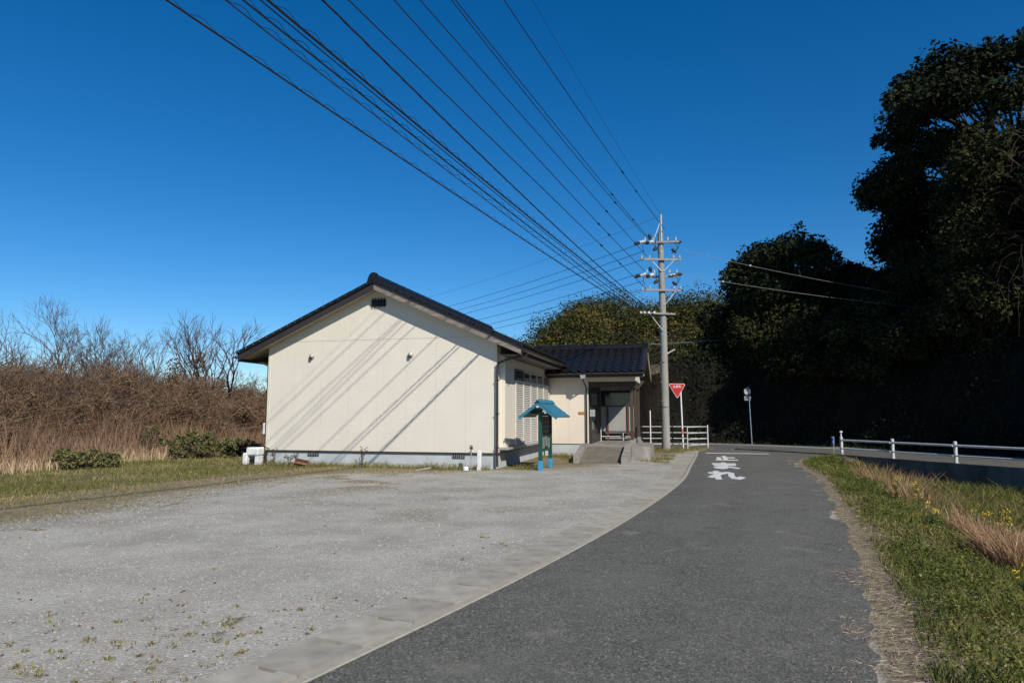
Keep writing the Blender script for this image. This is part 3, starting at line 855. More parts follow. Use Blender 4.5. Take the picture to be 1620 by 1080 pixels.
# eave fascia
for xx in (xe0, xe1):
    sg = -1 if xx < XC else 1
    MB().box(min(xx, xx + sg * 0.03), max(xx, xx + sg * 0.03), -OVG - 0.005, DEP + OVG, under(xx) - 0.10, under(xx) + T - 0.01).build('fascia', M['barge'], roof)
    MB().box(min(xx - sg * 0.004, xx - sg * 0.62), max(xx - sg * 0.004, xx - sg * 0.62), -OVG + 0.05 if sg > 0 else 0.2, DEP, under(xx) - 0.095, under(xx) - 0.06).build('eave_soffit', M['barge'], roof)
    # half-round gutter
    gpts = [(xx + sg * 0.10, -OVG - 0.04, under(xx) + 0.06), (xx + sg * 0.10, DEP + OVG, under(xx) + 0.03)]
    m = MB(); prof = []
    for i in range(9):
        t = math.pi + math.pi * i / 8
        prof.append((0.062 * math.cos(t), 0.062 * math.sin(t)))
    for i in range(8, -1, -1):
        t = math.pi + math.pi * i / 8
        prof.append((0.054 * math.cos(t), 0.054 * math.sin(t)))
    m.prism([(gpts[0][0] + a, gpts[0][2] + b) for a, b in prof], 'y', -OVG - 0.03, 6.9 if sg > 0 else DEP)
    m.build('gutter_channel', M['brown_metal'], roof)
for sg in (-1, 1):
    a = (0, 1, 0) if sg > 0 else (0, -1, 0)
    u = (-sg * cs, 0, sn); nrm = (sg * sn, 0, cs)
    xe = xe1 if sg > 0 else xe0
    o0 = (xe + sg * 0.05, (-OVG + 0.22) if sg > 0 else DEP + OVG - 0.1, under(xe) + T + 0.012 - 0.02)
    length = (abs(XC - xe) + 0.02) / cs
    tile_field('roof_tiles', roof, o0, a, u, nrm, DEP + 2 * OVG - 0.34, length)
    # verge tiles, each its own piece
    nv = 19
    vm = MB()
    vm.prism([(-0.16, 0.02), (0.14, 0.02), (0.14, 0.05), (0.10, 0.075), (-0.05, 0.085), (-0.12, 0.075), (-0.16, 0.03)], 'y', 0, 0.30)
    vm.box(-0.165, -0.135, -0.01, 0.285, -0.045, 0.035)
    for p in (-0.075,):
        vm.lathe([(0.028, 0), (0.03, -0.012), (0.012, -0.028)], (-0.165, 0.10, 0.0), 8, 'x')
    vme = vm.mesh('verge_tile', M['tile'], True)
    rh = length / nv
    for j in range(nv):
        p = Vector((xe + sg * 0.05, -OVG + 0.10, under(xe) + T - 0.005)) + Vector(u) * (rh * j)
        ob = link(bpy.data.objects.new('verge_tile', vme), roof)
        # local x points into the roof (+y of the house)
        ax = Vector((0, 1, 0)); ay = Vector(u); az = Vector(nrm)
        tiltv = (az * math.cos(0.05) - ay * -math.sin(0.05)).normalized(); ay2 = (ay - tiltv * ay.dot(tiltv)).normalized()
        ob.matrix_basis = frame_matrix(p, ax, ay, az)
# ridge
rg = MB()
zr = PK + T + 0.03
rg.box(XC - 0.15, XC + 0.15, -OVG + 0.05, DEP + OVG - 0.05, zr - 0.03, zr + 0.075)
rg.box(XC - 0.125, XC + 0.125, -OVG + 0.04, DEP + OVG - 0.04, zr + 0.078, zr + 0.135)
rgo = rg.build('ridge', M['tile'], roof)
rc = MB(); prof = [(0.115 * math.cos(math.pi * i / 10), 0.115 * math.sin(math.pi * i / 10)) for i in range(11)]
for q in range(int((DEP + 2 * OVG - 0.1) / 0.30)):
    y = -OVG + 0.03 + q * 0.30
    rc.prism([(XC + a * (1.0 if q % 2 else 0.97), zr + 0.137 + b * (1.0 if q % 2 else 0.97)) for a, b in prof], 'y', y, y + 0.297)
rc.build('ridge_cap', M['tile'], rgo, True)
oni = MB()
oni.prism([(XC - 0.24, zr - 0.09), (XC + 0.24, zr - 0.09), (XC + 0.20, zr + 0.07), (XC + 0.15, zr + 0.19), (XC + 0.09, zr + 0.26), (XC, zr + 0.285), (XC - 0.09, zr + 0.26), (XC - 0.15, zr + 0.19), (XC - 0.20, zr + 0.07)], 'y', -OVG - 0.03, -OVG + 0.06)
oo = oni.build('ridge_end_tile', M['tile'], rgo, True)
b2 = MB(); b2.box(XC - 0.03, XC + 0.03, -OVG - 0.055, -OVG - 0.032, zr + 0.03, zr + 0.19, 0.008); b2.build('boss', M['tile'], oo)
# downpipes
def pipe(pts, r=0.033, mat='brown_metal', nm='downpipe'):
    return MB().tube(pts, r, 10).build(nm, M[mat], house, True)
ge = under(xe1)
pipe([(xe1 + 0.10, -0.12, ge + 0.02), (xe1 + 0.09, -0.12, ge - 0.08), (0.30, -0.11, ge - 0.20), (0.06, -0.10, ge - 0.30), (0.045, -0.10, ge - 0.45), (0.045, -0.10, 0.05)])
for zz in (0.6, 1.6, 2.6):
    MB().box(0.0, 0.09, -0.14, 0.0, zz, zz + 0.03).build('pipe_bracket', M['brown_metal'], house)
gl = under(xe0)
pipe([(xe0 - 0.10, 0.02, gl + 0.02), (xe0 - 0.08, 0.02, gl - 0.06), (XL - 0.25, 0.05, gl - 0.14), (XL - 0.06, 0.06, gl - 0.22), (XL - 0.05, 0.06, gl - 0.4), (XL - 0.05, 0.06, 0.05)])
MB().box(XL - 0.20, XL - 0.012, 0.08, 0.42, 0.95, 1.32, 0.012).build('meter_box', M['white_plastic'], house)
# ---- bay with shutters on the right side
BX = 0.18
by0, by1 = 0.32, 7.02
b = MB(); b.box(0.006, BX - 0.012, by0 + 0.012, by1 - 0.03, 0.60, 3.42); b.build('bay', M['trim'], house)
MB().box(BX - 0.011, BX - 0.002, 1.47, by1 - 0.06, 0.61, 2.65).build('shutter_backing', M['dark_frame'], house)
MB().box(0.006, BX, by0, by0 + 0.0115, 0.60, 3.42).build('bay_end_panel', M['siding'], house)
side_panels(BX - 0.0115, BX, by0 + 0.002, 1.46, 0.60, 3.42, M['siding'])
MB().box(BX - 0.0115, BX, 1.465, by1 - 0.04, 3.06, 3.42).build('lintel_panel', M['siding'], house)
MB().box(0.0, BX + 0.13, by0 - 0.06, by1 - 0.035, 0.535, 0.597).build('sill', M['galv'], house)
bw = (by1 - 0.06 - 1.47) / 5
slat = MB(); slat.add([(0.014, 0.045, -0.02), (0.036, 0.045, -0.034), (0.043, 0.045, -0.028), (0.014, 0.045, 0.011)] + [(0.014, bw - 0.05, -0.02), (0.036, bw - 0.05, -0.034), (0.043, bw - 0.05, -0.028), (0.014, bw - 0.05, 0.011)],
    [(0, 1, 2, 3), (7, 6, 5, 4), (0, 4, 5, 1), (1, 5, 6, 2), (2, 6, 7, 3), (3, 7, 4, 0)])
slat_me = slat.mesh('slat', M['alu'])
for i in range(5):
    ya = 1.47 + bw * i
    m = MB()
    for (a, b_) in ((ya + 0.003, ya + 0.042), (ya + bw - 0.045, ya + bw - 0.003)):
        m.box(BX + 0.002, BX + 0.062, a, b_, 0.60, 2.66)
    m.box(BX + 0.002, BX + 0.062, ya + 0.0425, ya + bw - 0.0455, 2.62, 2.66); m.box(BX + 0.002, BX + 0.062, ya + 0.0425, ya + bw - 0.0455, 0.60, 0.64)
    sh = m.build('louvre_shutter', M['alu'], house)
    for q in range(32):
        ob = link(bpy.data.objects.new('slat', slat_me), sh)
        ob.location = (BX + 0.003, ya, 0.69 + q * 0.061)
    m = MB()
    for (a, b_) in ((ya + 0.003, ya + 0.045), (ya + bw - 0.045, ya + bw - 0.003)):
        m.box(BX + 0.002, BX + 0.045, a, b_, 2.69, 3.05)
    m.box(BX + 0.002, BX + 0.045, ya + 0.0455, ya + bw - 0.0455, 3.01, 3.05); m.box(BX + 0.002, BX + 0.045, ya + 0.0455, ya + bw - 0.0455, 2.69, 2.725)
    wf = m.build('window', M['alu'] if i not in (0,) else M['dark_frame'], house)
    MB().box(BX + 0.003, BX + 0.016, ya + 0.046, ya + bw - 0.046, 2.726, 3.009).build('pane', M['glass'], wf)
MB().box(BX + 0.002, BX + 0.075, 1.465, by1 - 0.04, 2.663, 2.688).build('transom', M['alu'], house)
# ---- the wing
WX1 = 1.78
def front_panels(x0, x1, y, z0, z1, n):
    for i in range(n):
        a = x0 + (x1 - x0) * i / n + gp; b_ = x0 + (x1 - x0) * (i + 1) / n - gp
        MB().box(a, b_, y - 0.004, y + 0.016, z0, z1).build('siding_panel', M['siding2'], house)
MB().box(0.02, WX1 - 0.02, 7.018, 11.0, 0.44, 3.3).build('wing_wall', M['soffit'], house)
front_panels(BX + 0.06, WX1, 7.0, 0.45, 3.10, 2)
MB().box(WX1 - 0.018, WX1 + 0.004, 7.02, 10.98, 0.45, 3.1).build('porch_side_wall', M['wood_dark'], house)
MB().box(WX1 - 0.06, WX1 + 0.012, 6.985, 7.017, 0.45, 3.1).build('corner_trim', M['trim'], house)
# porch beam, posts, platform
MB().box(WX1 + 0.02, 3.62, 6.98, 7.10, 2.66, 2.86).build('porch_beam', M['wood_dark'], house)
MB().box(WX1 + 0.02, 3.60, 6.99, 7.09, 2.87, 3.12).build('frieze_panel', M['siding2'], house)
MB().box(3.40, 3.52, 7.13, 10.9, 2.66, 2.86).build('porch_beam', M['wood_dark'], house)
MB().box(WX1 + 0.02, 3.58, 7.12, 10.9, 2.90, 2.93).build('porch_ceiling', M['wood_dark'], house)
for (px, py) in ((3.46, 7.06), (3.46, 8.95), (3.46, 10.8)):
    po = MB().box(px - 0.06, px + 0.06, py - 0.06, py + 0.06, 0.62, 2.655, 0.01).build('porch_post', M['wood_dark'], house)
    MB().prism([(px - 0.11, 0.445), (px + 0.11, 0.445), (px + 0.08, 0.615), (px - 0.08, 0.615)], 'y', py - 0.10, py + 0.10).build('post_base', M['concrete'], po)
pl = MB(); pl.box(1.82, 3.62, 4.98, 11.0, -0.3, 0.44)
pl.build('porch_floor', M['concrete'], house)
# curved end of the platform block
blk = [(3.625, 4.62), (3.95, 4.62)] + [(3.95 + 0.30 * math.sin(t), 4.92 - 0.30 * math.cos(t)) for t in np.linspace(0.2, math.pi / 2, 6)] + [(4.25, 7.6), (3.625, 7.6)]
MB().prism(blk, 'z', -0.3, 0.475).build('platform_block', M['concrete'], house)
# ramp
MB().prism([(3.0, -0.3), (4.978, -0.3), (4.978, 0.438), (3.0, 0.015)], 'x', 2.02, 3.40).build('ramp', M['ramp'], house)
for (xa, xb) in ((1.83, 2.012), (3.408, 3.615)):
    MB().prism([(2.92, -0.3), (4.974, -0.3), (4.974, 0.56), (4.7, 0.56), (2.92, 0.20)], 'x', xa, xb).build('ramp_side_wall', M['concrete'], house)
# entrance door in the porch side wall
dr = MB(); dr.box(WX1 + 0.006, WX1 + 0.05, 7.5, 9.3, 0.46, 2.55); do = dr.build('entrance_door', M['dark_frame'], house)
for q in range(2):
    MB().box(WX1 + 0.051, WX1 + 0.056, 7.58 + q * 0.88, 8.36 + q * 0.88, 1.0, 2.45).build('pane', M['glass'], do)
MB().box(WX1 + 0.051, WX1 + 0.08, 8.36, 8.40, 1.35, 1.65).build('handle', M['galv'], do)
# name plate, mail box, downpipe of the wing
m = MB(); m.box(1.40, 1.64, 6.965, 6.994, 1.60, 1.70, 0.006); np_o = m.build('name_plate', M['orange'], house)
MB().box(1.83, 2.03, 7.03, 7.18, 1.50, 1.78, 0.012).build('mail_box', M['galv'], house)
# back of porch: white panel between red posts with a glazed light above
for px in (2.12, 3.02):
    MB().box(px - 0.035, px + 0.035, 10.72, 10.79, 0.45, 1.98).build('red_post', M['wood_red'], house)
MB().box(1.82, 3.38, 10.805, 10.815, 1.995, 2.65).build('back_light', M['glass'], house)
pw = MB().box(1.82, 3.38, 10.80, 10.83, 0.86, 1.93).build('back_panel', M['panel_white'], house)
for za_, zb_ in ((1.935, 1.99), (0.80, 0.855)): MB().box(1.82, 3.38, 10.795, 10.84, za_, zb_).build('back_rail', M['dark_frame'], house)
m = MB()
m.tube([(1.95, 9.6, 0.66), (3.3, 9.6, 0.66)], 0.016, 8)
for x, zt in ((1.95, 1.05), (2.95, 0.66), (3.3, 0.66)):
    m.tube([(x, 9.6, 0.44), (x, 9.6, zt)], 0.018, 8)
m.build('handrail', M['white'], house, True)
# wing roof
WYE, WYR = 6.38, 9.0
WS = 0.435
WZE = 3.10; WZR = WZE + WS * (WYR - WYE)
wc = 1 / math.sqrt(1 + WS * WS); ws = WS * wc
wx0, wx1 = -1.0, 4.0
wd = MB(); wd.prism([(WYE, WZE), (WYR, WZR), (2 * WYR - WYE, WZE), (2 * WYR - WYE, WZE + 0.10), (WYR, WZR + 0.11), (WYE, WZE + 0.10)], 'x', 0.05, wx1 - 0.03)
wroof = wd.build('roof', M['barge'], house)
MB().box(0.2, wx1 - 0.02, WYE - 0.03, WYE - 0.002, WZE - 0.10, WZE + 0.095).build('fascia', M['barge'], wroof)
for sg in (-1, 1):
    ya, yb = (WYE, WYR - 0.002) if sg < 0 else (2 * WYR - WYE, WYR + 0.002)
    MB().prism([(ya, WZE - 0.06), (yb, WZR - 0.06), (yb, WZR + 0.12), (ya, WZE + 0.12)], 'x', wx1 - 0.029, wx1 + 0.008).build('barge_board', M['soffit'], wroof)
# wing gable infill
MB().prism([(7.0, 2.875), (11.0, 2.875), (11.0, WZE + WS * 0.6), (WYR, WZR - 0.02), (7.0, WZE + WS * 0.6)], 'x', 3.525, 3.55).build('gable_panel', M['siding2'], wroof)
o0 = (0.30, WYE - 0.05, WZE + 0.092)
u = (0, wc, ws); nrm = (0, -ws, wc)
for p, sc in tile_positions(o0, (1, 0, 0), u, nrm, wx1 - 0.30 - 0.12, (WYR - WYE + 0.04) / wc):
    ob = link(bpy.data.objects.new('roof_tile', tile_me), wroof)
    jit = Vector((random.uniform(-0.003, 0.003), random.uniform(-0.003, 0.003), random.uniform(-0.003, 0.003)))
    ob.matrix_basis = frame_matrix(p + jit, Vector((1, 0, 0)) * sc, Vector(u), Vector(nrm))
tile_field('roof_tiles', wroof, (wx1 - 0.12, 2 * WYR - WYE + 0.05, WZE + 0.092), (-1, 0, 0), (0, -wc, ws), (0, ws, wc), wx1 - 0.40, (WYR - WYE + 0.04) / wc)
tile_field('roof_tiles', wroof, (-0.75, WYE + 0.8, WZE + 0.092 + 0.85 * WS), (1, 0, 0), u, nrm, 1.04, 1.9)
vme2 = MB(); vme2.prism([(-0.14, 0.02), (0.13, 0.02), (0.13, 0.05), (0.09, 0.08), (-0.04, 0.09), (-0.11, 0.07)], 'y', 0, 0.29); vme2.box(0.115, 0.14, -0.01, 0.28, -0.10, 0.03)
vme2 = vme2.mesh('verge_tile', M['tile'], True)
nv = 11; ln = (WYR - WYE + 0.04) / wc
for j in range(nv):
    ob = link(bpy.data.objects.new('verge_tile', vme2), wroof)
    ob.matrix_basis = frame_matrix(Vector((wx1 - 0.10, WYE - 0.05, WZE + 0.10)) + Vector(u) * (ln / nv * j), Vector((1, 0, 0)), Vector(u), Vector(nrm))
rg = MB(); rg.box(-1.0, wx1 - 0.05, WYR - 0.12, WYR + 0.12, WZR + 0.11, WZR + 0.21); wr = rg.build('ridge', M['tile'], wroof)
rc = MB(); prof = [(0.10 * math.cos(math.pi * i / 8), 0.10 * math.sin(math.pi * i / 8)) for i in range(9)]
for q in range(16):
    k = 1.0 if q % 2 else 0.96
    rc.prism([(WYR + a * k, WZR + 0.212 + b_ * k) for a, b_ in prof], 'x', wx1 - 0.04 - q * 0.30, wx1 - 0.043 - q * 0.30 - 0.294)
rc.build('ridge_cap', M['tile'], wr, True)
MB().prism([(WYR - 0.20, WZR + 0.06), (WYR + 0.20, WZR + 0.06), (WYR + 0.16, WZR + 0.25), (WYR + 0.08, WZR + 0.36), (WYR - 0.08, WZR + 0.36), (WYR - 0.16, WZR + 0.25)], 'x', wx1 - 0.035, wx1 + 0.03).build('ridge_end_tile', M['tile'], wr)
# wing gutter + collector + downpipe
m = MB(); prof = [(0.055 * math.cos(math.pi + math.pi * i / 8), 0.055 * math.sin(math.pi + math.pi * i / 8)) for i in range(9)] + [(0.047 * math.cos(2 * math.pi - math.pi * i / 8), 0.047 * math.sin(2 * math.pi - math.pi * i / 8)) for i in range(9)]
m.prism([(WYE - 0.09 + a, WZE + 0.06 + b_) for a, b_ in prof], 'x', 0.25, wx1 - 0.02)
m.build('gutter_channel', M['brown_metal'], wroof)
m = MB(); m.prism([(1.62, 2.96), (1.76, 2.96), (1.80, 3.10), (1.58, 3.10)], 'y', WYE - 0.16, WYE - 0.03)
m.build('collector_box', M['galv'], wroof)
pipe([(1.69, WYE - 0.09, 2.97), (1.69, WYE - 0.09, 2.88), (1.72, 6.75, 2.70), (1.72, 6.93, 2.60), (1.72, 6.93, 0.48), (1.72, 6.93, 0.30)], 0.03)
# broom-coloured board of the porch right side rail post
pipe([(4.1, 8.2, 0.30), (4.1, 8.2, 1.75)], 0.025, 'white', 'rail_post')

# ------------------------------------------------------------------ notice board
nb_ = empty('notice_board', (1.0, 20.65, 0), -math.atan2(0.32, 1.0)); nb_.scale = (1.03, 1.03, 1.03)
tag(nb_, 'green wooden notice board on blue-footed posts under a little turquoise roof', 'notice board')
for y in (-0.55, 0.55):
    po = MB().box(-0.05, 0.05, y - 0.05, y + 0.05, 0.25, 1.60, 0.006).build('post', M['green'], nb_)
    MB().box(-0.062, 0.062, y - 0.062, y + 0.062, -0.05, 0.25, 0.01).build('blue_foot', M['blue'], po)
MB().box(-0.03, 0.03, -0.495, 0.495, 0.50, 0.56).build('lower_rail', M['green'], nb_)
MB().box(-0.03, 0.03, -0.495, 0.495, 1.50, 1.57).build('upper_rail', M['green'], nb_)
bd = MB().box(-0.022, 0.022, -0.495, 0.495, 0.565, 1.495).build('board', M['board_dark'], nb_)
for i, (y, z, w, h) in enumerate(((-0.30, 0.75, 0.26, 0.34), (0.02, 0.80, 0.24, 0.32), (0.30, 0.72, 0.22, 0.30))):
    MB().box(0.0225, 0.0245, y - w / 2, y + w / 2, z - h / 2, z + h / 2).build('notice', M['paper'], bd)
for i in range(3):
    MB().box(0.0225, 0.026, -0.45, 0.45, 1.06 + i * 0.13, 1.072 + i * 0.13).build('wire_rail', M['galv'], bd)
MB().box(-0.035, 0.06, -0.50, 0.50, 0.955, 0.985).build('mid_rail', M['green'], bd)
HP = 0.44 / 0.53
rf = MB()
for sg in (-1, 1):
    a = sg * 0.02; e = sg * 0.54
    rf.prism([(a, 1.86), (e, 1.86 - 0.40), (e, 1.475 + 0.012), (a, 1.888)], 'y', -0.80, 0.80)
nrf = rf.build('roof', M['teal'], nb_)
for sg in (-1, 1):
    for r in range(4):
        t0, t1 = r / 4, (r + 1) / 4
        for q in range(5):
            y0 = -0.83 + q * 0.332; xa = sg * (0.56 - 0.55 * t0); xb = sg * (0.56 - 0.55 * (t1 + 0.02))
            za = 1.89 - abs(xa) * 0.745 + 0.022; zb = 1.89 - abs(xb) * 0.745 + 0.008
            m = MB(); m.prism([(xa, za), (xb, zb), (xb, zb - 0.014), (xa, za - 0.02)], 'y', y0 + 0.004, y0 + 0.328)
            m.build('shingle', M['teal'], nrf)
rp = MB(); rp.prism([(-0.09, 1.86), (0, 1.945), (0.09, 1.86), (0.09, 1.885), (0, 1.972), (-0.09, 1.885)], 'y', -0.84, 0.84); rp.build('ridge_board', M['teal'], nrf)
for sg in (-1, 1):
    MB().prism([(sg * 0.56, 1.46), (sg * 0.002, 1.865), (sg * 0.002, 1.80), (sg * 0.54, 1.40)], 'y', -0.845, -0.812).build('barge_board', M['teal'], nrf)
    MB().box(sg * 0.28 - 0.035, sg * 0.28 + 0.035, -0.79, 0.79, 1.565, 1.625).build('purlin', M['green'], nrf)
MB().box(-0.035, 0.035, -0.84, 0.79, 1.74, 1.80).build('purlin', M['white'], nrf)

# ------------------------------------------------------------------ things round the house
def place(loc_xyz):   # house-local to world
    x, y, z = loc_xyz
    return (-0.46 + x * math.cos(HA) + y * math.sin(HA), 20.6 - x * math.sin(HA) + y * math.cos(HA), z)
o = empty('well_pump', place((-7.98, -0.35, -0.02)), -HA); o.scale = (0.78, 0.9, 0.98)
MB().box(-0.28, 0.30, -0.20, 0.22, 0.30, 0.58, 0.05).build('cover', M['white_plastic'], o)
MB().box(-0.42, -0.20, -0.22, 0.20, 0.0, 0.40, 0.04).build('tank_cover', M['white_plastic'], o)
MB().box(0.14, 0.28, -0.19, 0.20, 0.0, 0.295, 0.02).build('leg', M['white_plastic'], o)
MB().box(-0.19, 0.13, -0.10, 0.18, 0.02, 0.20, 0.03).build('motor', M['black'], o)
MB().tube([(0.0, 0.1, 0.1), (0.0, 0.1, 0.29)], 0.04, 8).build('inlet_pipe', M['galv'], o)
tag(o, 'white plastic covered well pump at the left corner of the house', 'pump')
o = empty('water_tap', place((-0.62, -0.55, -0.02)), -HA)
MB().tube([(0, 0, 0), (0, 0, 0.62), (0.0, -0.02, 0.66)], 0.016, 8).build('pipe', M['galv'], o, True)
MB().tube([(0, 0, 0.56), (0, -0.09, 0.55), (0, -0.11, 0.50)], 0.014, 8).build('spout', M['brown_metal'], o, True)
m = MB(); m.bar((-0.05, 0, 0.70), (0.05, 0, 0.70), 0.02, 0.02); m.bar((0, 0, 0.655), (0, 0, 0.72), 0.015, 0.015, (1, 0, 0)); m.box(-0.04, 0.05, -0.03, 0.02, 0.60, 0.67); m.build('handle', M['dark_frame'], o)
MB().lathe([(0.085, 0), (0.09, 0.03), (0.07, 0.10), (0.055, 0.11)], (-0.14, -0.06, 0), 12).build('stand_base', M['white_plastic'], o, True)
tag(o, 'thin standing water tap with dark handle beside the gable wall', 'tap')
m = MB(); m.box(-0.06, 0.06, -0.05, 0.05, -0.1, 0.56, 0.012)
o = m.build('marker_post', M['white_plastic']); o.location = place((-0.36, -0.60, 0)); o.rotation_euler = (0.02, 0.03, -HA)
tag(o, 'short white marker post standing next to the water tap', 'post')
def planter():
    m = MB()
    a, b = (0.27, 0.10), (0.30, 0.125)
    z0, z1 = 0.0, 0.17
    vs = []
    for (hx, hy, z) in ((a[0], a[1], z0), (b[0], b[1], z1), (b[0] - 0.02, b[1] - 0.02, z1), (a[0] - 0.02, a[1] - 0.02, z0 + 0.03)):
        vs += [(-hx, -hy, z), (hx, -hy, z), (hx, hy, z), (-hx, hy, z)]
    fs = [(3, 2, 1, 0), (12, 13, 14, 15)]
    for k in range(3):
        for j in range(4): fs.append((k * 4 + j, k * 4 + (j + 1) % 4, k * 4 + 4 + (j + 1) % 4, k * 4 + 4 + j))
    m.add(vs, fs)
    return m
o = planter().build('planter', M['terracotta']); o.scale = (0.7, 0.8, 0.8); o.location = place((-6.15, -0.55, 0.04)); o.rotation_euler = (0.75, 0.18, -HA + 0.2)
tag(o, 'tipped over terracotta planter lying against the foundation', 'planter')
m = MB(); m.box(-0.24, 0.24, -0.045, 0.045, 0, 0.03, 0.004); o = m.build('plank', M['plank']); o.location = place((-1.95, -1.0, 0.0)); o.rotation_euler = (0, -0.12, 0.55)
tag(o, 'short bleached plank lying on the ground before the gable', 'plank')
# dark bundle at the left edge of the picture
m = MB()
m.lathe([(0.03, 0.0), (0.10, 0.01), (0.13, 0.06), (0.12, 0.12), (0.07, 0.16), (0.02, 0.17)], (0, 0, 0), 14)
for k, (x, y, z) in enumerate(m.v):
    m.v[k] = (x * (1 + 0.15 * math.sin(5 * y * 9)), y * 1.2, z * (1 + 0.12 * math.sin(x * 31)))
o = m.build('cloth_bundle', M['navy'], None, True); o.location = (-6.02, 7.80, -0.01)
tag(o, 'small dark navy bundle on the gravel at the left picture edge', 'bundle')
m = MB(); m.lathe([(0.022, 0), (0.03, 0.008), (0.026, 0.02), (0.01, 0.026)], (0, 0, 0), 9)
o = m.build('pale_stone', M['paint'], None, True); o.location = (-5.82, 7.66, -0.015)
tag(o, 'small pale stone on the gravel beside the dark bundle', 'stone')

# ------------------------------------------------------------------ stop sign
st = empty('stop_sign', (7.92, 31.9, 0), 0.04)
MB().tube([(0, 0, -0.1), (-0.06, 0, 2.75)], 0.038, 12).build('pole', M['white'], st, True)
MB().tube([(-0.0145, 0, 0.66), (-0.0205, 0, 0.92)], 0.0395, 12).build('reflective_band', M['orange_band'], st, True)
def tri(cx, cz, s, y0, y1, rnd=0.06):
    P = []
    R0 = s / math.sqrt(3)
    for k, a in enumerate((-90, 30, 150)):
        c_ = np.array([cx + (R0 - 2 * rnd) * math.cos(rad(a)), cz + (R0 - 2 * rnd) * math.sin(rad(a))])
        for t in (-50, -25, 0, 25, 50):
            P.append((c_[0] + rnd * math.cos(rad(a + t)), c_[1] + rnd * math.sin(rad(a + t))))
    return MB().prism(P, 'y', y0, y1)
TX, TZ = -0.235, 2.78
plate = tri(TX, TZ, 0.82, -0.052, -0.046).build('plate', M['white'], st)
tri(TX, TZ, 0.765, -0.056, -0.0521, 0.055).build('red_face', M['red'], plate)
for i, key in enumerate(('to', 'ma', 're')):
    o = glyph_mb(key, TX - 0.195 + i * 0.132, TZ + 0.045, 0.122, 0.125, 0.125, 0.0562, 0.001, 'y').build('character', M['white'], plate)
MB().bar((-0.16, -0.03, 2.62), (-0.05, -0.01, 2.62), 0.02, 0.04).build('bracket', M['galv'], st)
tag(st, 'red triangular stop sign with white characters on a white pole', 'road sign')

# ------------------------------------------------------------------ white fence at the junction
fe = empty('pipe_fence', (9.24, 32.5, 0))
tag(fe, 'white four-rail pipe fence running behind the utility pole', 'fence')
RZS = (0.20, 0.47, 0.74, 1.02)
fx0 = -8.5
for x in np.arange(0, fx0, -2.0):
    MB().tube([(x, 0, -0.1), (x, 0, 1.10)], 0.025, 10).build('post', M['fence'], fe, True)
for z in RZS:
    MB().tube([(0, 0, z), (fx0, 0.12, z)], 0.017, 8).build('rail', M['fence'], fe, True)
f2 = empty('corner_fence', (8.55, 31.66, 0))
tag(f2, 'short white four-rail fence panel at the lane corner beside the stop sign', 'fence')
pa, pb = Vector((-0.70, -0.83, 0)), Vector((0.66, 0.78, 0))
for p in (pa, pb):
    MB().tube([p + Vector((0, 0, -0.1)), p + Vector((0, 0, 1.08))], 0.025, 10).build('post', M['fence'], f2, True)
for z in RZS:
    MB().tube([pa + Vector((0, 0, z)), pb + Vector((0, 0, z))], 0.017, 8).build('rail', M['fence'], f2, True)

# ------------------------------------------------------------------ guard rail on the retaining wall
gr = empty('guard_rail', (12.8, 27.1, 0))
tag(gr, 'white pipe guard rail on the low wall of the main road', 'guard rail')
gcum = np.concatenate([[0], np.cumsum(np.linalg.norm(np.diff(MN, axis=0), axis=1))])
# walk from the junction towards the camera along the wall top
mrev = offset(MN, -0.12)[::-1]; rc_ = np.concatenate([[0], np.cumsum(np.linalg.norm(np.diff(mrev, axis=0), axis=1))])
i0 = np.argmin(np.hypot(mrev[:, 0] - 12.8, mrev[:, 1] - 27.05)); sst = rc_[i0]
posts = []
for k in range(8):
    p, d = on_curve(mrev, rc_, sst + 2.45 * k); posts.append(p)
org = np.array([12.8, 27.1])
for k, p in enumerate(posts):
    q = p - org
    po = MB().tube([(q[0], q[1], 0.0), (q[0], q[1], 0.72), (q[0], q[1], 0.735)], [0.055, 0.055, 0.04], 14).build('post', M['rail_paint'], gr, True)
    MB().tube([(q[0], q[1], 0.045), (q[0], q[1], 0.06)], 0.09, 12).build('base_plate', M['galv'], po)
    if k == 0:
        MB().tube([(q[0], q[1], 0.73), (q[0], q[1], 0.86)], 0.025, 8).build('delineator_stem', M['white'], po)
        MB().lathe([(0.01, -0.05), (0.055, -0.02), (0.06, 0.0), (0.055, 0.03), (0.01, 0.05)], (q[0], q[1], 0.91), 10).build('delineator', M['white'], po, True)
for k in range(7):
    a, b_ = posts[k] - org, posts[k + 1] - org
    for z, r in ((0.60, 0.042), (0.28, 0.03)):
        dv = (b_ - a) / np.linalg.norm(b_ - a) * 0.05
        off = np.array([-0.05, -0.03])
        MB().tube([(a[0] + dv[0] + off[0], a[1] + dv[1] + off[1], z), (b_[0] - dv[0] + off[0], b_[1] - dv[1] + off[1], z)], r * 0.92, 10).build('rail', M['rail_paint'], gr, True)
o = empty('marker_plate', (12.70, 27.25, 0), 0.3)
MB().tube([(0, 0, -0.1), (0, 0, 0.72)], 0.016, 8).build('stem', M['galv'], o)
MB().box(-0.10, 0.03, -0.03, -0.022, 0.42, 0.72, 0.003).build('plate', M['blue_sign'], o)
tag(o, 'small blue plate on a short stem at the end of the guard rail', 'sign')

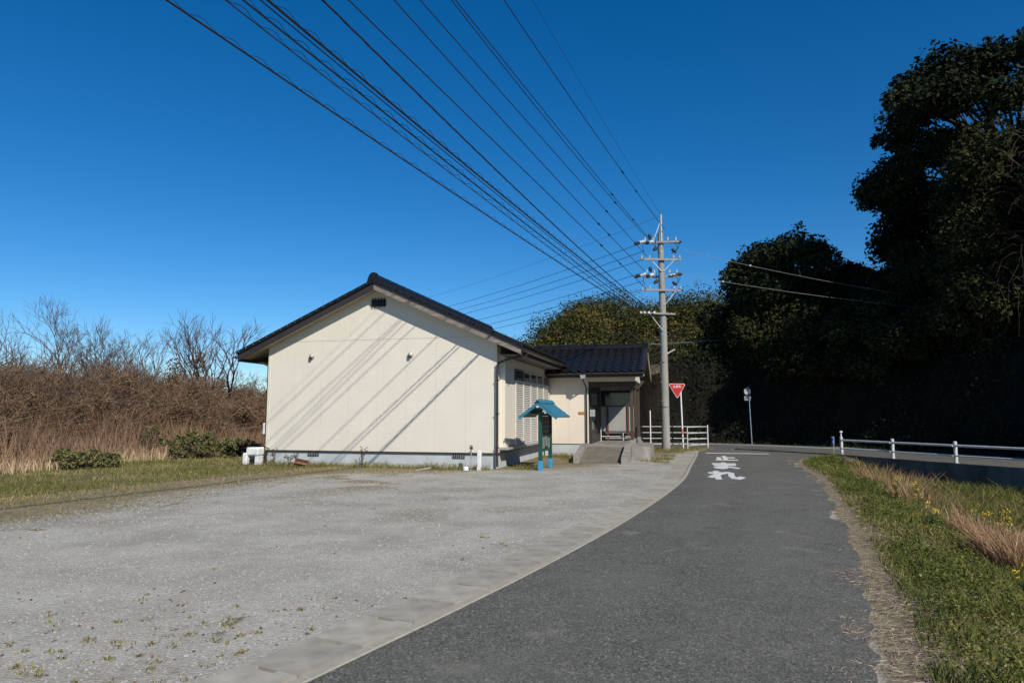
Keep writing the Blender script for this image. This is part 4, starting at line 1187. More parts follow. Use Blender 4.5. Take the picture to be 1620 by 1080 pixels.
# ------------------------------------------------------------------ road sign seen from behind across the road
o = empty('road_sign', (12.95, 37.2, 0), 0.25)
MB().tube([(0, 0, -0.2), (-0.10, 0, 3.10)], 0.026, 10).build('pole', M['blue_pole'], o, True)
pp = [(0.21 * math.cos(2 * math.pi * i / 24) - 0.14, 2.84 + 0.21 * math.sin(2 * math.pi * i / 24)) for i in range(24)]
d_ = MB().prism(pp, 'y', 0.045, 0.052).build('round_plate', M['galv'], o)
MB().box(-0.30, 0.02, 0.028, 0.044, 2.90, 2.935).build('back_channel', M['white'], d_)
MB().box(-0.30, 0.02, 0.028, 0.044, 2.75, 2.785).build('back_channel', M['white'], d_)
for z in (2.52, 2.40):
    MB().box(-0.34, 0.06, 0.045, 0.052, z - 0.05, z + 0.05).build('sub_plate', M['galv'], o)
tag(o, 'round road sign with two small plates, seen from its grey back', 'road sign')

# ------------------------------------------------------------------ utility pole
PX, PY = 6.88, 30.8
up = empty('utility_pole', (PX, PY, 0))
tag(up, 'tall concrete utility pole with crossarms and insulators at the junction', 'utility pole')
MB().tube([(0, 0, -0.2), (0, 0, 5), (-0.04, 0, 9.9)], [0.19, 0.16, 0.125], 20).build('shaft', M['pole'], up, True)
MB().tube([(-0.02, -0.1, 9.2), (-0.02, -0.1, 10.75)], 0.055, 10).build('pole_top_extension', M['galv'], up, True)
for z in (1.9, 3.9, 5.2, 5.5, 5.75, 5.95, 6.7, 8.0, 9.0):
    MB().tube([(-0.01 * z / 3, 0, z), (-0.01 * z / 3, 0, z + 0.035)], 0.194 - 0.0067 * z, 16).build('band', M['galv'] if z > 5 else M['dark_frame'], up)
for k in range(12):
    z = 2.2 + k * 0.42; a = 0.6 if k % 2 else 0.6 + math.pi
    MB().tube([(0.13 * math.cos(a), 0.13 * math.sin(a), z), (0.27 * math.cos(a), 0.27 * math.sin(a), z)], 0.011, 6).build('step_bolt', M['galv'], up)
def crossarm(z, xa, xb, y=-0.19, w=0.085, sk=0.0):
    return MB().bar((xa, y - sk * xa, z), (xb, y - sk * xb, z), w, w).build('crossarm', M['arm'], up)
def insul(p, d=(0, 0, 1), n=4, r=0.055, ln=0.20):
    """ribbed insulator from p in direction d"""
    p = Vector(p); d = Vector(d).normalized(); pts = []; rs = []
    for i in range(n):
        t = ln * i / n
        pts += [p + d * t, p + d * (t + ln / n * 0.5), p + d * (t + ln / n * 0.98)]
        rs += [r * 0.5, r, r * 0.5]
    return MB().tube(pts, rs, 10).build('insulator', M['porcelain'], up, True)
AZ = (9.33, 8.62, 7.92, 7.20)
crossarm(AZ[0] + 0.10, -0.85, 0.75, -0.20, sk=0.10)
crossarm(AZ[1], -1.0, 0.85, -0.20, sk=-0.04)
crossarm(AZ[2] - 0.02, -0.80, 0.75, 0.20, sk=0.15)
crossarm(AZ[3], -1.0, 0.80, -0.20, sk=-0.04)
crossarm(6.12, -1.15, 0.55, -0.20, 0.075, sk=-0.25)
for a, b_ in (((-0.55, -0.2, AZ[1]), (-0.03, -0.16, AZ[1] - 0.55)), ((0.55, -0.2, AZ[1]), (0.03, -0.16, AZ[1] - 0.55)), ((0.6, -0.2, AZ[3]), (0.03, -0.16, AZ[3] - 0.7)), ((-0.62, -0.2, 6.1), (-0.06, -0.17, 5.35)), ((-0.35, -0.1, 9.6), (-0.02, -0.1, 10.5))):
    MB().bar(a, b_, 0.03, 0.03).build('brace', M['galv'], up)
for ai, (z, xs_) in enumerate(((AZ[0] + 0.13, (-0.78, -0.42, 0.25, 0.62)), (AZ[2] + 0.02, (-0.74, -0.40, 0.3, 0.62)))):
    for x in xs_:
        insul((x, -0.22, z + 0.03), (0, 0, 1), 3, 0.05, 0.16)
    insul((-0.80, -0.26, z), (-0.75, -0.5, -0.30), 5, 0.075, 0.40)
    for p_, q_ in (((-1.10, -0.46, z - 0.12), (-1.34, -0.62, z - 0.22)), ((-0.69, -0.56, z - 0.14), (-0.86, -0.77, z - 0.23)), ((0.62, 0.06, z + 0.04), (0.95, 0.12, z + 0.06)), ((-0.55, -0.2, z + 0.1), (-0.60, -0.22, z + 0.34)), ((0.42, -0.2, z - 0.35), (0.62, -0.22, z - 0.52)), ((-0.25, -0.3, z - 0.30), (-0.45, -0.35, z - 0.45))):
        MB().tube([p_, Vector(p_).lerp(Vector(q_), 0.5), q_], [0.05, 0.085, 0.05], 9).build('insulator_cover', M['rubber'], up, True)
    insul((-0.45, -0.26, z - 0.02), (-0.6, -0.75, -0.30), 5, 0.07, 0.38)
    insul((0.35, 0.0, z), (0.9, 0.2, 0.12), 4, 0.06, 0.36)
    m = MB()
    for (x0, x1_, dz) in ((0.70, 0.42, -0.62), (0.30, 0.62, -0.5), (-0.75, -0.85, -0.55), (-0.3, -0.1, -0.65)):
        pts = []
        for t in np.linspace(0, 1, 7):
            pts.append((x0 + (x1_ - x0) * t + 0.18 * math.sin(math.pi * t) * (1 if x0 > 0 else -0.6), -0.25, z + 0.05 + dz * t))
        MB().tube(pts, 0.014, 5).build('jumper_wire', M['rubber'], up, True)
    for x in (-0.95, -0.6, 0.5, 0.78):
        insul((x, -0.22, AZ[1 + 2 * ai] + 0.045), (0, 0, 1), 3, 0.045, 0.14)
for x in (-1.1, -0.95, -0.75, -0.5):
    MB().box(x - 0.05, x + 0.05, -0.55 + 0.0, -0.44, 6.08, 6.18, 0.01).build('cable_clamp', M['porcelain'], up)
# small lamp tube on a bracket
MB().tube([(0.10, -0.05, 4.30), (0.45, -0.22, 4.50)], 0.028, 10).build('lamp_tube', M['white_plastic'], up, True)
upB = copy_tree(up); upB.location = (-9.6, -6.4, 0); upB.scale = (1, 1, 1.18)
tag(upB, 'concrete utility pole behind the viewpoint carrying the overhead lines', 'utility pole')
upC = copy_tree(up); upC.location = (-13.0, 60.0, 0)
tag(upC, 'concrete utility pole hidden behind the house carrying the lines onward', 'utility pole')

# ------------------------------------------------------------------ overhead lines
CAMP = np.array([0, 0, 1.6]); PIT = math.atan(115 / 1080)
def proj(p):
    x, y, z = p[0], p[1], p[2] - 1.6
    d = y * math.cos(PIT) + z * math.sin(PIT); u_ = -y * math.sin(PIT) + z * math.cos(PIT)
    return 810 + 1080 * x / d, 540 - 1080 * u_ / d
def curve_pts(A, B, sag, n=40):
    t = np.linspace(0, 1, n)[:, None]
    P = A[None, :] * (1 - t) + B[None, :] * t
    P[:, 2] -= (4 * sag * t * (1 - t))[:, 0]
    return P
PB = np.array([-9.6, -6.4]); dirAB = np.array([PX, PY]) - PB; dirAB /= np.linalg.norm(dirAB)
perp = np.array([dirAB[1], -dirAB[0]])
def solve_line(A, zb, sag, u0):
    """lateral offset at the rear pole so that the line leaves the view over the measured place"""
    lo, hi = -4.0, 4.0
    for _ in range(40):
        mid = (lo + hi) / 2
        B = np.array([*(PB + perp * mid), zb]); P = curve_pts(A, B, sag, 160)
        uv = [proj(p) for p in P if p[1] > 1.0]
        u = None
        for (ua, va), (ub, vb) in zip(uv[:-1], uv[1:]):
            if va > 0 >= vb: u = ua + (ub - ua) * va / (va - vb); break
        if u is None: u = uv[-1][0]
        if u < u0: lo = mid
        else: hi = mid
    return mid
def arm_pt(x, y, z): return np.array([PX + x, PY + y, z])
LINES = [  # name, label, attach at pole, rear height, sag, exit column, radius
    ('ground_wire', 'thin top wire running from the very tip of the utility pole', (-0.02, -0.1, 10.75), 13.6, 0.6, 842, 0.005),
    ('power_line', 'rightmost thick overhead line, ending just under the pole tip', (0.15, -0.1, 10.05), 13.05, 0.6, 797, 0.012),
    ('power_line', 'right one of the close pair of overhead lines to the upper crossarm', (-0.60, -0.4, 9.50), 10.75, 0.3, 720, 0.011),
    ('power_line', 'left one of the close pair of overhead lines to the upper crossarm', (-0.35, -0.4, 9.15), 12.4, 0.8, 714, 0.011),
    ('power_line', 'overhead line fourth from the right, meeting the second crossarm', (-0.75, -0.3, 8.75), 10.1, 0.05, 664, 0.011),
    ('power_line', 'overhead line fifth from the right, meeting the third crossarm', (-0.85, -0.4, 8.02), 10.77, 0.4, 623, 0.012),
    ('power_line', 'overhead line sixth from the right, meeting the fourth crossarm', (-0.80, -0.3, 7.25), 8.8, 0.03, 551, 0.012),
    ('power_line', 'twisted overhead line just right of the thick cable bundle', (-0.85, -0.45, 6.40), 9.15, 0.5, 510, 0.014),
    ('telephone_cable', 'thick dark overhead cable without hanger loops', (-0.75, -0.5, 6.18), 7.2, 0.25, 423, 0.017),
    ('telephone_cable', 'thin overhead cable hugging the thick one on its left', (-0.80, -0.5, 6.14), 7.17, 0.25, 411, 0.008),
    ('telephone_cable', 'looped overhead cable beside the thick one, second from the left', (-0.95, -0.5, 6.12), 7.05, 0.27, 384, 0.012),
    ('telephone_cable', 'thin plain overhead cable between the two looped cables', (-1.05, -0.5, 6.05), 6.85, 0.25, 356, 0.008),
    ('telephone_cable', 'leftmost overhead cable with a row of hanger loops', (-1.13, -0.5, 6.05), 7.55, 0.2, 263, 0.014),
]
for nm, lab, at_, zb, sag, u0, r in LINES:
    A = arm_pt(*at_); off_ = solve_line(A, zb, sag, u0)
    B = np.array([*(PB + perp * off_), zb])
    P = curve_pts(A, B, sag, 60)
    if 'twisted' in lab:
        t = np.linspace(0, 1, 400)[:, None]; Pd = np.stack([np.interp(t[:, 0], np.linspace(0, 1, 60), P[:, k]) for k in range(3)], 1)
        m = MB()
        for ph in (0, 2.09, 4.19):
            Q = Pd.copy(); Q[:, 2] += 0.011 * np.sin(t[:, 0] * 150 + ph); Q[:, 0] += 0.011 * np.cos(t[:, 0] * 150 + ph)
            m.tube(Q, 0.0075, 5)
        ob = m.build(nm, M['rubber'], None, True)
    else:
        ob = MB().tube(P, r, 6).build(nm, M['rubber'], None, True)
    tag(ob, lab, 'overhead line', 'overhead lines from the utility pole')
    if 'looped' in lab or 'hanger loops' in lab:
        n_ = 76; t = np.linspace(0.0, 1, n_ * 4 + 1)
        Pd = np.stack([np.interp(t, np.linspace(0, 1, 60), P[:, k]) for k in range(3)], 1)
        m = MB(); Q = Pd.copy()
        z_ = np.tile([0.012, 0.04, 0.08, 0.05], n_ + 1)[:len(t)]
        Q[:, 2] += z_ + 0.0
        Q[:, 0] += np.tile([0.0, -0.015, 0.0, 0.03], n_ + 1)[:len(t)]
        m.tube(Q, 0.0045, 4); m.build('hanger_spiral', M['rubber'], ob, True)
    if nm == 'power_line' and 'twisted' not in lab:
        for tq in (0.10 + 0.02 * (u0 % 5), 0.17 + 0.015 * (u0 % 3)):
            q0 = P[int(tq * 59)]; q1 = P[int(tq * 59) + 1]; dv = (q1 - q0) / np.linalg.norm(q1 - q0) * 0.14
            MB().tube([q0 - dv, q0 - dv * 0.7, q0 + dv * 0.7, q0 + dv], [r, r * 2.4, r * 2.4, r], 8).build('splice_sleeve', M['rubber'], ob, True)
PC = np.array([-13.0, 60.0])
BACK = [((-0.95, -0.1, 9.40), 9.3, 0.5, 'upper line of the top pair running left behind the house roof'), ((-0.80, -0.1, 9.05), 9.0, 0.55, 'lower line of the top pair running left behind the house roof'),
        ((-0.70, -0.1, 8.70), 8.7, 0.55, 'single line below the top pair running left behind the house roof'), ((-1.0, -0.1, 8.00), 7.9, 0.5, 'upper line of the middle trio running left behind the house roof'),
        ((-0.90, -0.1, 7.65), 7.5, 0.55, 'middle line of the middle trio running left behind the house roof'), ((-0.80, -0.1, 7.30), 7.2, 0.55, 'lowest line of the middle trio running left behind the house roof'),
        ((-0.02, -0.1, 10.7), 10.6, 0.5, 'faint topmost wire running left behind the house roof'),
        ((-1.10, -0.4, 6.05), 5.9, 0.45, 'dark cable descending left from the lowest crossarm'), ((-0.10, -0.2, 5.55), 5.5, 0.5, 'lower dark cable descending left from the pole shaft')]
for at_, zb, sag, lab in BACK:
    A = arm_pt(*at_); B = np.array([PC[0] + at_[0], PC[1] + at_[1], zb])
    ob = MB().tube(curve_pts(A, B, sag, 36), 0.012 if at_[2] < 10 else 0.006, 5).build('power_line' if at_[2] > 6.5 else 'telephone_cable', M['rubber'], None, True)
    tag(ob, lab, 'overhead line', 'lines running left from the utility pole')
for at_, B, sag, lab in (((0.95, -0.2, 9.05), (27.0, 35.0, 7.0), 0.35, 'upper pale wire stretching right into the dark trees'), ((0.85, -0.2, 7.92), (27.0, 34.5, 6.6), 0.30, 'lower pale wire stretching right into the dark trees')):
    A = arm_pt(*at_)
    P = curve_pts(A, np.array(B), sag, 30)
    ob = MB().tube(P, 0.008, 6).build('power_line', M['wire_grey'], None, True)
    tag(ob, lab, 'overhead line', 'pale wires running right from the utility pole')
    q = P[3 if at_[2] < 8.5 else 5]
    MB().lathe([(0.01, -0.05), (0.05, -0.02), (0.05, 0.02), (0.01, 0.05)], q, 8).build('white_bead', M['porcelain'], ob, True)
ob = MB().tube(curve_pts(np.array([-6.0, 48.0, 6.6]), np.array([15.5, 41.0, 6.3]), 0.45, 30), 0.028, 6).build('service_cable', M['wire_blue'], None, True)
tag(ob, 'blue-grey cable hung low above the ridge of the wing', 'overhead line')

# ------------------------------------------------------------------ trees: broadleaf crowns
def rand_dirs(n):
    return unit(rng.normal(size=(n, 3)))
def blob_cloud(blobs, n, leaf, mat, name='crown', bw=0.58, tint_shift=0.0):
    blobs = np.array(blobs)                      # cx,cy,cz,r
    w = blobs[:, 3] ** 2; w /= w.sum()
    bi = rng.choice(len(blobs), n, p=w)
    d = rand_dirs(n)
    rr = rng.random(n) ** 0.38
    # ragged blobs: radius varies with direction
    k = 0.55 + 0.9 * vnoise(d[:, 0] * 2.3 + bi * 3.1, d[:, 1] * 2.3 + d[:, 2] * 2.9 + bi * 1.7)
    c = blobs[bi, :3] + d * (blobs[bi, 3] * rr * k)[:, None] * np.array([1, 1, 0.78])
    nr = unit(d * 0.55 + rand_dirs(n) * 0.8 + np.array([0, 0, 0.45]))
    ax = np.cross(nr, rand_dirs(n))
    ln = leaf * rng.uniform(0.6, 1.35, n)
    bt = rng.random(len(blobs))
    tint = np.clip(bw * bt[bi] + (1 - bw) * rng.random(n) + tint_shift, 0, 1)
    return leaf_mesh(name, c, ax, nr, ln, ln * rng.uniform(0.42, 0.7, n), tint, mat)
def limb_mesh(base, blobs, r0, mat, name='trunk', top=0.6):
    m = MB(); base = Vector(base)
    cz = np.mean([b[2] for b in blobs]); cx = np.mean([b[0] for b in blobs]); cy = np.mean([b[1] for b in blobs])
    tip = Vector((cx, cy, cz))
    pts = [base + (tip - base) * t + Vector((0.25 * math.sin(5 * t), 0.2 * math.cos(4 * t) - 0.2, 0)) for t in np.linspace(0, 1, 7)]
    m.tube(pts, [r0 * (1 - 0.75 * t) * (1.25 if t == 0 else 1) for t in np.linspace(0, 1, 7)], 9)
    for b in blobs:
        e = Vector(b[:3]); t = random.uniform(0.45, 0.95); s_ = base + (tip - base) * t
        s_ = pts[int(t * 6)]
        mid = (s_ + e) / 2 + Vector((random.uniform(-.3, .3), random.uniform(-.3, .3), random.uniform(0.0, .5)))
        m.tube([s_, mid, e], [r0 * 0.28, r0 * 0.16, r0 * 0.05], 5, False)
        for q in range(3):
            a = Vector((random.gauss(0, 1), random.gauss(0, 1), random.gauss(0, .7))).normalized() * b[3] * 0.9
            m.tube([mid + (e - mid) * random.random(), e + a * 0.5, e + a], [r0 * 0.09, r0 * 0.05, r0 * 0.02], 3, False)
    return m.mesh(name, mat, True)
def crown_blobs(cx, cy, cz, rx, ry, rz, n, rmin, rmax, seed, low=-0.55):
    r = np.random.default_rng(seed); out = []
    while len(out) < n:
        d = r.normal(size=3); d /= np.linalg.norm(d)
        if d[2] < low: continue
        k = r.uniform(0.5, 1.0) ** 0.6
        out.append((cx + d[0] * rx * k, cy + d[1] * ry * k, cz + d[2] * rz * k, r.uniform(rmin, rmax)))
    return out
def broadleaf(name, loc, h, crown, label, nleaf, leaf, mat, seed, group=None, nb=34, cat='tree', r0=0.30, rmin=0.8, rmax=1.6, low=-0.55, bark='bark'):
    """loc: base; crown: (cx,cy,cz,rx,ry,rz) relative to base"""
    root = empty(name, loc)
    bl = crown_blobs(*crown, nb, rmin, rmax, seed, low)
    link(bpy.data.objects.new('trunk', limb_mesh((0, 0, -0.5), bl, r0, M[bark])), root)
    link(bpy.data.objects.new('crown', blob_cloud(bl, nleaf, leaf, mat)), root)
    tag(root, label, cat, group)
    return root
def hz(x, y): return float(hill_z(np.array([x]), np.array([y]))[0])
GRP = 'evergreen trees of the shaded hillside'
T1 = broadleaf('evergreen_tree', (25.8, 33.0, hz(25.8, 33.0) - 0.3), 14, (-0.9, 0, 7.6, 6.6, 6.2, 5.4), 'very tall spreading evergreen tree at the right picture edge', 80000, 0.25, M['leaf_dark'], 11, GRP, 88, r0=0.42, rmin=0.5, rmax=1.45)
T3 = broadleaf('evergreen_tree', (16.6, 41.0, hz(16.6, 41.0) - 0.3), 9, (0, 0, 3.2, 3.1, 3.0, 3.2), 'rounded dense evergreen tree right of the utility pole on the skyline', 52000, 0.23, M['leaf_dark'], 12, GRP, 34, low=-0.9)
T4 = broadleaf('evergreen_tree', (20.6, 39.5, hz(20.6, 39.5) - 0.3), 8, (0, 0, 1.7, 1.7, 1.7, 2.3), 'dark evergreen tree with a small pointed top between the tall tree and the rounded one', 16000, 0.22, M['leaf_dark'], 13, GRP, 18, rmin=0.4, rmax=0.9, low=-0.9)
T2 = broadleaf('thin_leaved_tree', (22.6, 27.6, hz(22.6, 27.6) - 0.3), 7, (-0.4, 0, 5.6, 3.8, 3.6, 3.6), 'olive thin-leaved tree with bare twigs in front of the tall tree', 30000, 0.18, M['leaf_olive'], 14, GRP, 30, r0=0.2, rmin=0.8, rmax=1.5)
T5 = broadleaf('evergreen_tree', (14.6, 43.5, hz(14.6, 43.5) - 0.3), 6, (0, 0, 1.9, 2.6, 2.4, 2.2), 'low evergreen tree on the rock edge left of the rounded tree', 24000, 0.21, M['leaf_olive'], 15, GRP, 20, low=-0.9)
# bare drooping twigs in front of the tall tree
nt_ = 320
st_ = np.stack([rng.uniform(19.5, 25, nt_), rng.uniform(25.5, 28.5, nt_), rng.uniform(6.5, 13.5, nt_)], 1)
dv = unit(np.stack([rng.normal(-0.4, 0.6, nt_), rng.normal(-0.3, 0.4, nt_), rng.normal(-0.1, 0.7, nt_)], 1)) * rng.uniform(0.5, 1.8, nt_)[:, None]
tq = np.linspace(0, 1, 5)[None, :, None]
pth = st_[:, None, :] + dv[:, None, :] * tq + np.array([0, 0, -0.7])[None, None, :] * tq ** 2 + rng.normal(0, 0.06, (nt_, 5, 3))
pth = pth - np.array(T2.location)[None, None, :]
ob = link(bpy.data.objects.new('bare_twigs', strand_mesh('bare_twigs', pth, np.linspace(0.014, 0.005, 5)[None, :].repeat(nt_, 0), rng.random(nt_), M['bark'])), T2)
# further trees of the slope share meshes
def tree_copy(src, loc, rz, sc, label, group):
    c_ = copy_tree(src); c_.location = loc; c_.rotation_euler = (0, 0, rz); c_.scale = (sc, sc, sc * random.uniform(0.92, 1.08)); tag(c_, label, None, group)
    return c_
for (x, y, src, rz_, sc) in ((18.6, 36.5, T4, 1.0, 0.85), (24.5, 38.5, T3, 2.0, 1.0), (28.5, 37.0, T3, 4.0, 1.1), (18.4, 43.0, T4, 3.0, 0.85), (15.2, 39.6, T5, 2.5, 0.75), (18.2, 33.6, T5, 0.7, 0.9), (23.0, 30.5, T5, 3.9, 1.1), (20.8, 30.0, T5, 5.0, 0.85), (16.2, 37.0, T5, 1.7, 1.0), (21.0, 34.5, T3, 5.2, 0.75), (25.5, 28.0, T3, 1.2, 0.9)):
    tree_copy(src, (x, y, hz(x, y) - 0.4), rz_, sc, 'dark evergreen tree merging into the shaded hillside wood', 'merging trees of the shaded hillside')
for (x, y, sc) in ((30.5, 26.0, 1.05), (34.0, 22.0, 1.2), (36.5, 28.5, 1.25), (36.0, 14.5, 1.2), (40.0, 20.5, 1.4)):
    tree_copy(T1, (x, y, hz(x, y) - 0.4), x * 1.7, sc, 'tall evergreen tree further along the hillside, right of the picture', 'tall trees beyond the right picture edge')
for (x, y, sc) in ((24.6, 21.6, 1.1), (27.0, 24.0, 1.2), (26.6, 17.0, 1.2), (25.0, 25.6, 1.0)):  # unseen low trees, added to shade the foot of the slope
    tree_copy(T5, (x, y, hz(x, y) - 0.4), x * 2.3, sc, 'unseen low evergreen tree added to shade the hillside foot, right of the picture', 'added shading trees beyond the right picture edge')
# undergrowth on the slope
def undergrowth():
    xs_ = rng.uniform(9, 34, 110000); ys_ = rng.uniform(22, 50, 110000)
    d = sdist(xs_, ys_, FOOTc)
    ok = (d > 0.2) & (d < 13) & (xs_ + rng.normal(0, 1.0, 110000) > 10.5)
    xs_, ys_, d = xs_[ok], ys_[ok], d[ok]
    clump = fbm(xs_, ys_, 0.7, 21)
    ok = rng.random(len(xs_)) < sstep(0.3, 0.6, clump); xs_, ys_, d = xs_[ok], ys_[ok], d[ok]
    n_ = len(xs_)
    z = hill_z(xs_, ys_) + rng.random(n_) ** 1.3 * (0.5 + 1.4 * fbm(xs_, ys_, 0.6, 23))
    c = np.stack([xs_, ys_, z], 1)
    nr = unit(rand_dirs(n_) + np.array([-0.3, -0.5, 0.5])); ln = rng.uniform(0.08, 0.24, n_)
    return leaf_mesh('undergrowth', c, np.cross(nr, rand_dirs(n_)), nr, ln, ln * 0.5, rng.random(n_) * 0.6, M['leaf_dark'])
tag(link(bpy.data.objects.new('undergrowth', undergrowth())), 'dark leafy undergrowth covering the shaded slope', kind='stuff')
# creepers hanging down the cut face
def creepers():
    n0 = 260000
    xs_ = rng.uniform(8.5, 34, n0); ys_ = rng.uniform(14, 47, n0)
    d = sdist(xs_, ys_, FOOTc)
    ok = (d > -0.15) & (d < 2.2) & (rng.random(n0) < 0.25 + 0.75 * sstep(0.38, 0.56, fbm(xs_, ys_, 0.55, 33)))
    xs_, ys_ = xs_[ok][:46000], ys_[ok][:46000]; n_ = len(xs_)
    top = hill_z(xs_, ys_)
    z = top * (0.25 + 0.8 * rng.random(n_)) + 0.15 * rng.random(n_)
    k = rng.uniform(0.05, 0.45, n_)
    c = np.stack([xs_ - 0.85 * k, ys_ - 0.5 * k, z], 1)
    nr = unit(rand_dirs(n_) * 0.8 + np.array([-0.6, -0.5, 0.4])); ln = rng.uniform(0.07, 0.22, n_)
    return leaf_mesh('creepers', c, np.cross(nr, rand_dirs(n_)), nr, ln, ln * 0.55, rng.random(n_) * 0.7, M['leaf_dark'])
tag(link(bpy.data.objects.new('creepers', creepers())), 'dark creepers hanging down the shaded cut face', kind='stuff')
# lit scrub on the rock edge above the cliff
def cliff_scrub():
    n_ = 9000
    xs_ = rng.uniform(0, 14, n_); ys_ = rng.uniform(38, 47, n_)
    d = sdist(xs_, ys_, FOOTc); ok = (d > 1.0) & (d < 5.0) & (rng.random(n_) < sstep(0.35, 0.6, fbm(xs_, ys_, 0.8, 31)))
    xs_, ys_ = xs_[ok], ys_[ok]; n_ = len(xs_)
    z = hill_z(xs_, ys_) + rng.random(n_) * 0.7
    nr = unit(rand_dirs(n_) + np.array([0, -0.3, 0.6])); ln = rng.uniform(0.12, 0.3, n_)
    return leaf_mesh('cliff_scrub', np.stack([xs_, ys_, z], 1), np.cross(nr, rand_dirs(n_)), nr, ln * 0.6, ln * 0.3, rng.random(n_) * 0.8, M['leaf_olive'])
tag(link(bpy.data.objects.new('cliff_scrub', cliff_scrub())), 'olive scrub on the rock edge above the cut slope', kind='stuff')
# distant wood: one mass
def hill_wood():
    bl = []
    r = np.random.default_rng(5)
    for _ in range(1900):
        x = r.uniform(-16, 56); y = r.uniform(58, 104)
        z = far_hill_z(np.array([x]), np.array([y]))[0]
        if z < 0.2: continue
        rr = 0.8 + 2.0 * r.random() ** 2.2
        bl.append((x, y, z + rr * r.uniform(0.3, 1.1), rr))
    return blob_cloud(bl, 290000, 0.30, M['leaf_hill'], 'hill_wood', 0.8)
tag(link(bpy.data.objects.new('hill_wood', hill_wood())), 'sunlit mixed wood covering the distant hill', kind='stuff')

# ------------------------------------------------------------------ bare winter trees and thicket on the left
def bare_tree(h, seed, spread=0.55, levels=6, r0=0.13, trunk=0.32, lean=(0, 0)):
    r = random.Random(seed); m = MB()
    def grow(p, d, L, rad_, lv):
        n_ = 3
        pts = [p]; q = p.copy(); dd = d.copy()
        for i in range(n_):
            dd = (dd + Vector((r.gauss(0, .12), r.gauss(0, .12), r.gauss(0.03, .07)))).normalized()
            q = q + dd * (L / n_); pts.append(q.copy())
        m.tube(pts, [rad_ * (1 - 0.35 * i / n_) for i in range(n_ + 1)], 6 if lv > levels - 2 else 3, False)
        if lv <= 0: return
        k = 2 if r.random() < 0.55 else 3
        for i in range(k):
            a = r.uniform(0, 2 * math.pi)
            side = (dd.orthogonal().normalized() * math.cos(a) + dd.cross(dd.orthogonal().normalized()) * math.sin(a))
            sp = spread * r.uniform(0.55, 1.35)
            nd = (dd + side * sp + Vector((0, 0, 0.05))).normalized()
            grow(pts[-1] if i else pts[r.choice((2, 3))], nd, L * r.uniform(0.62, 0.86), max(rad_ * 0.62, 0.0011), lv - 1)
    grow(Vector((0, 0, -0.3)), Vector((lean[0], lean[1], 1)).normalized(), h * trunk, r0, levels)
    return m
def px_at(u, Y, v=None):
    """ground position / height for a picture column at depth Y"""
    return (u - 810) / 1080 * Y * 0.994
bare = [(100, 36.0, 8.1, 31, 0.55, 0.13, 'widest bare tree with a forked umbrella crown, left of the house'), (62, 37.0, 7.9, 32, 0.5, 0.12, 'bare tree leaning against the widest one, slightly left of it'),
        (20, 34.5, 7.0, 33, 0.5, 0.10, 'bare tree at the far left picture edge'), (236, 37.0, 6.6, 34, 0.5, 0.09, 'slender bare tree with two thin stems in the middle of the thicket'),
        (272, 34.0, 6.2, 35, 0.5, 0.12, 'stout vine-wrapped bare tree in the middle of the thicket'), (312, 36.0, 7.0, 36, 0.5, 0.10, 'twiggy bare tree right of the vine-wrapped one'),
        (340, 38.0, 7.2, 37, 0.5, 0.09, 'tall thin bare tree second from the house'), (378, 37.0, 7.0, 38, 0.5, 0.09, 'bare tree nearest the house, just left of its eaves')]
for (u_, Y, h, sd, sp, r0, lab) in bare:
    x = px_at(u_, Y); z = float(ground_z(np.array([x]), np.array([Y]))[0])
    root = empty('bare_tree', (x, Y, z - 0.1))
    m = bare_tree(1.0, sd, sp, 7 if r0 > 0.11 else 6, 0.021, 0.36)
    zz = max(v[2] for v in m.v); k = (h - z) / zz
    m.v = [(a * k, b_ * k, c_ * k) for a, b_, c_ in m.v]
    m.build('branches', M['bark_pale'], root, True)
    m = MB(); m.tube([(0, 0, -0.4), (0.02, 0, h * 0.12), (0.0, 0, h * 0.30)], [r0 * 1.3, r0, r0 * 0.8], 8); m.build('trunk', M['bark_pale'], root, True)
    if 'vine' in lab:
        c = np.stack([rng.normal(0, 0.22, 900), rng.normal(0, 0.22, 900), rng.uniform(0.3, h * 0.62, 900)], 1)
        nr = rand_dirs(900); ln = rng.uniform(0.08, 0.2, 900)
        link(bpy.data.objects.new('vine_leaves', leaf_mesh('vine_leaves', c, np.cross(nr, rand_dirs(900)), nr, ln, ln * 0.5, rng.random(900), M['dead_leaf'])), root)
    tag(root, lab, 'tree', 'bare winter trees')
def in_thick(n, d0, d1, xlim=(-38, -6.5), ylim=(9, 46)):
    x = rng.uniform(*xlim, n); y = rng.uniform(*ylim, n)
    d = -sdist(x, y, THICK)
    inside_house = ((x + 0.46) * math.cos(HA) - (y - 20.6) * math.sin(HA) > -8.6) & (y < 34)
    ok = (d > d0) & (d < d1) & ~inside_house & (np.abs(x / y) < 1.0)
    return x[ok], y[ok], d[ok]
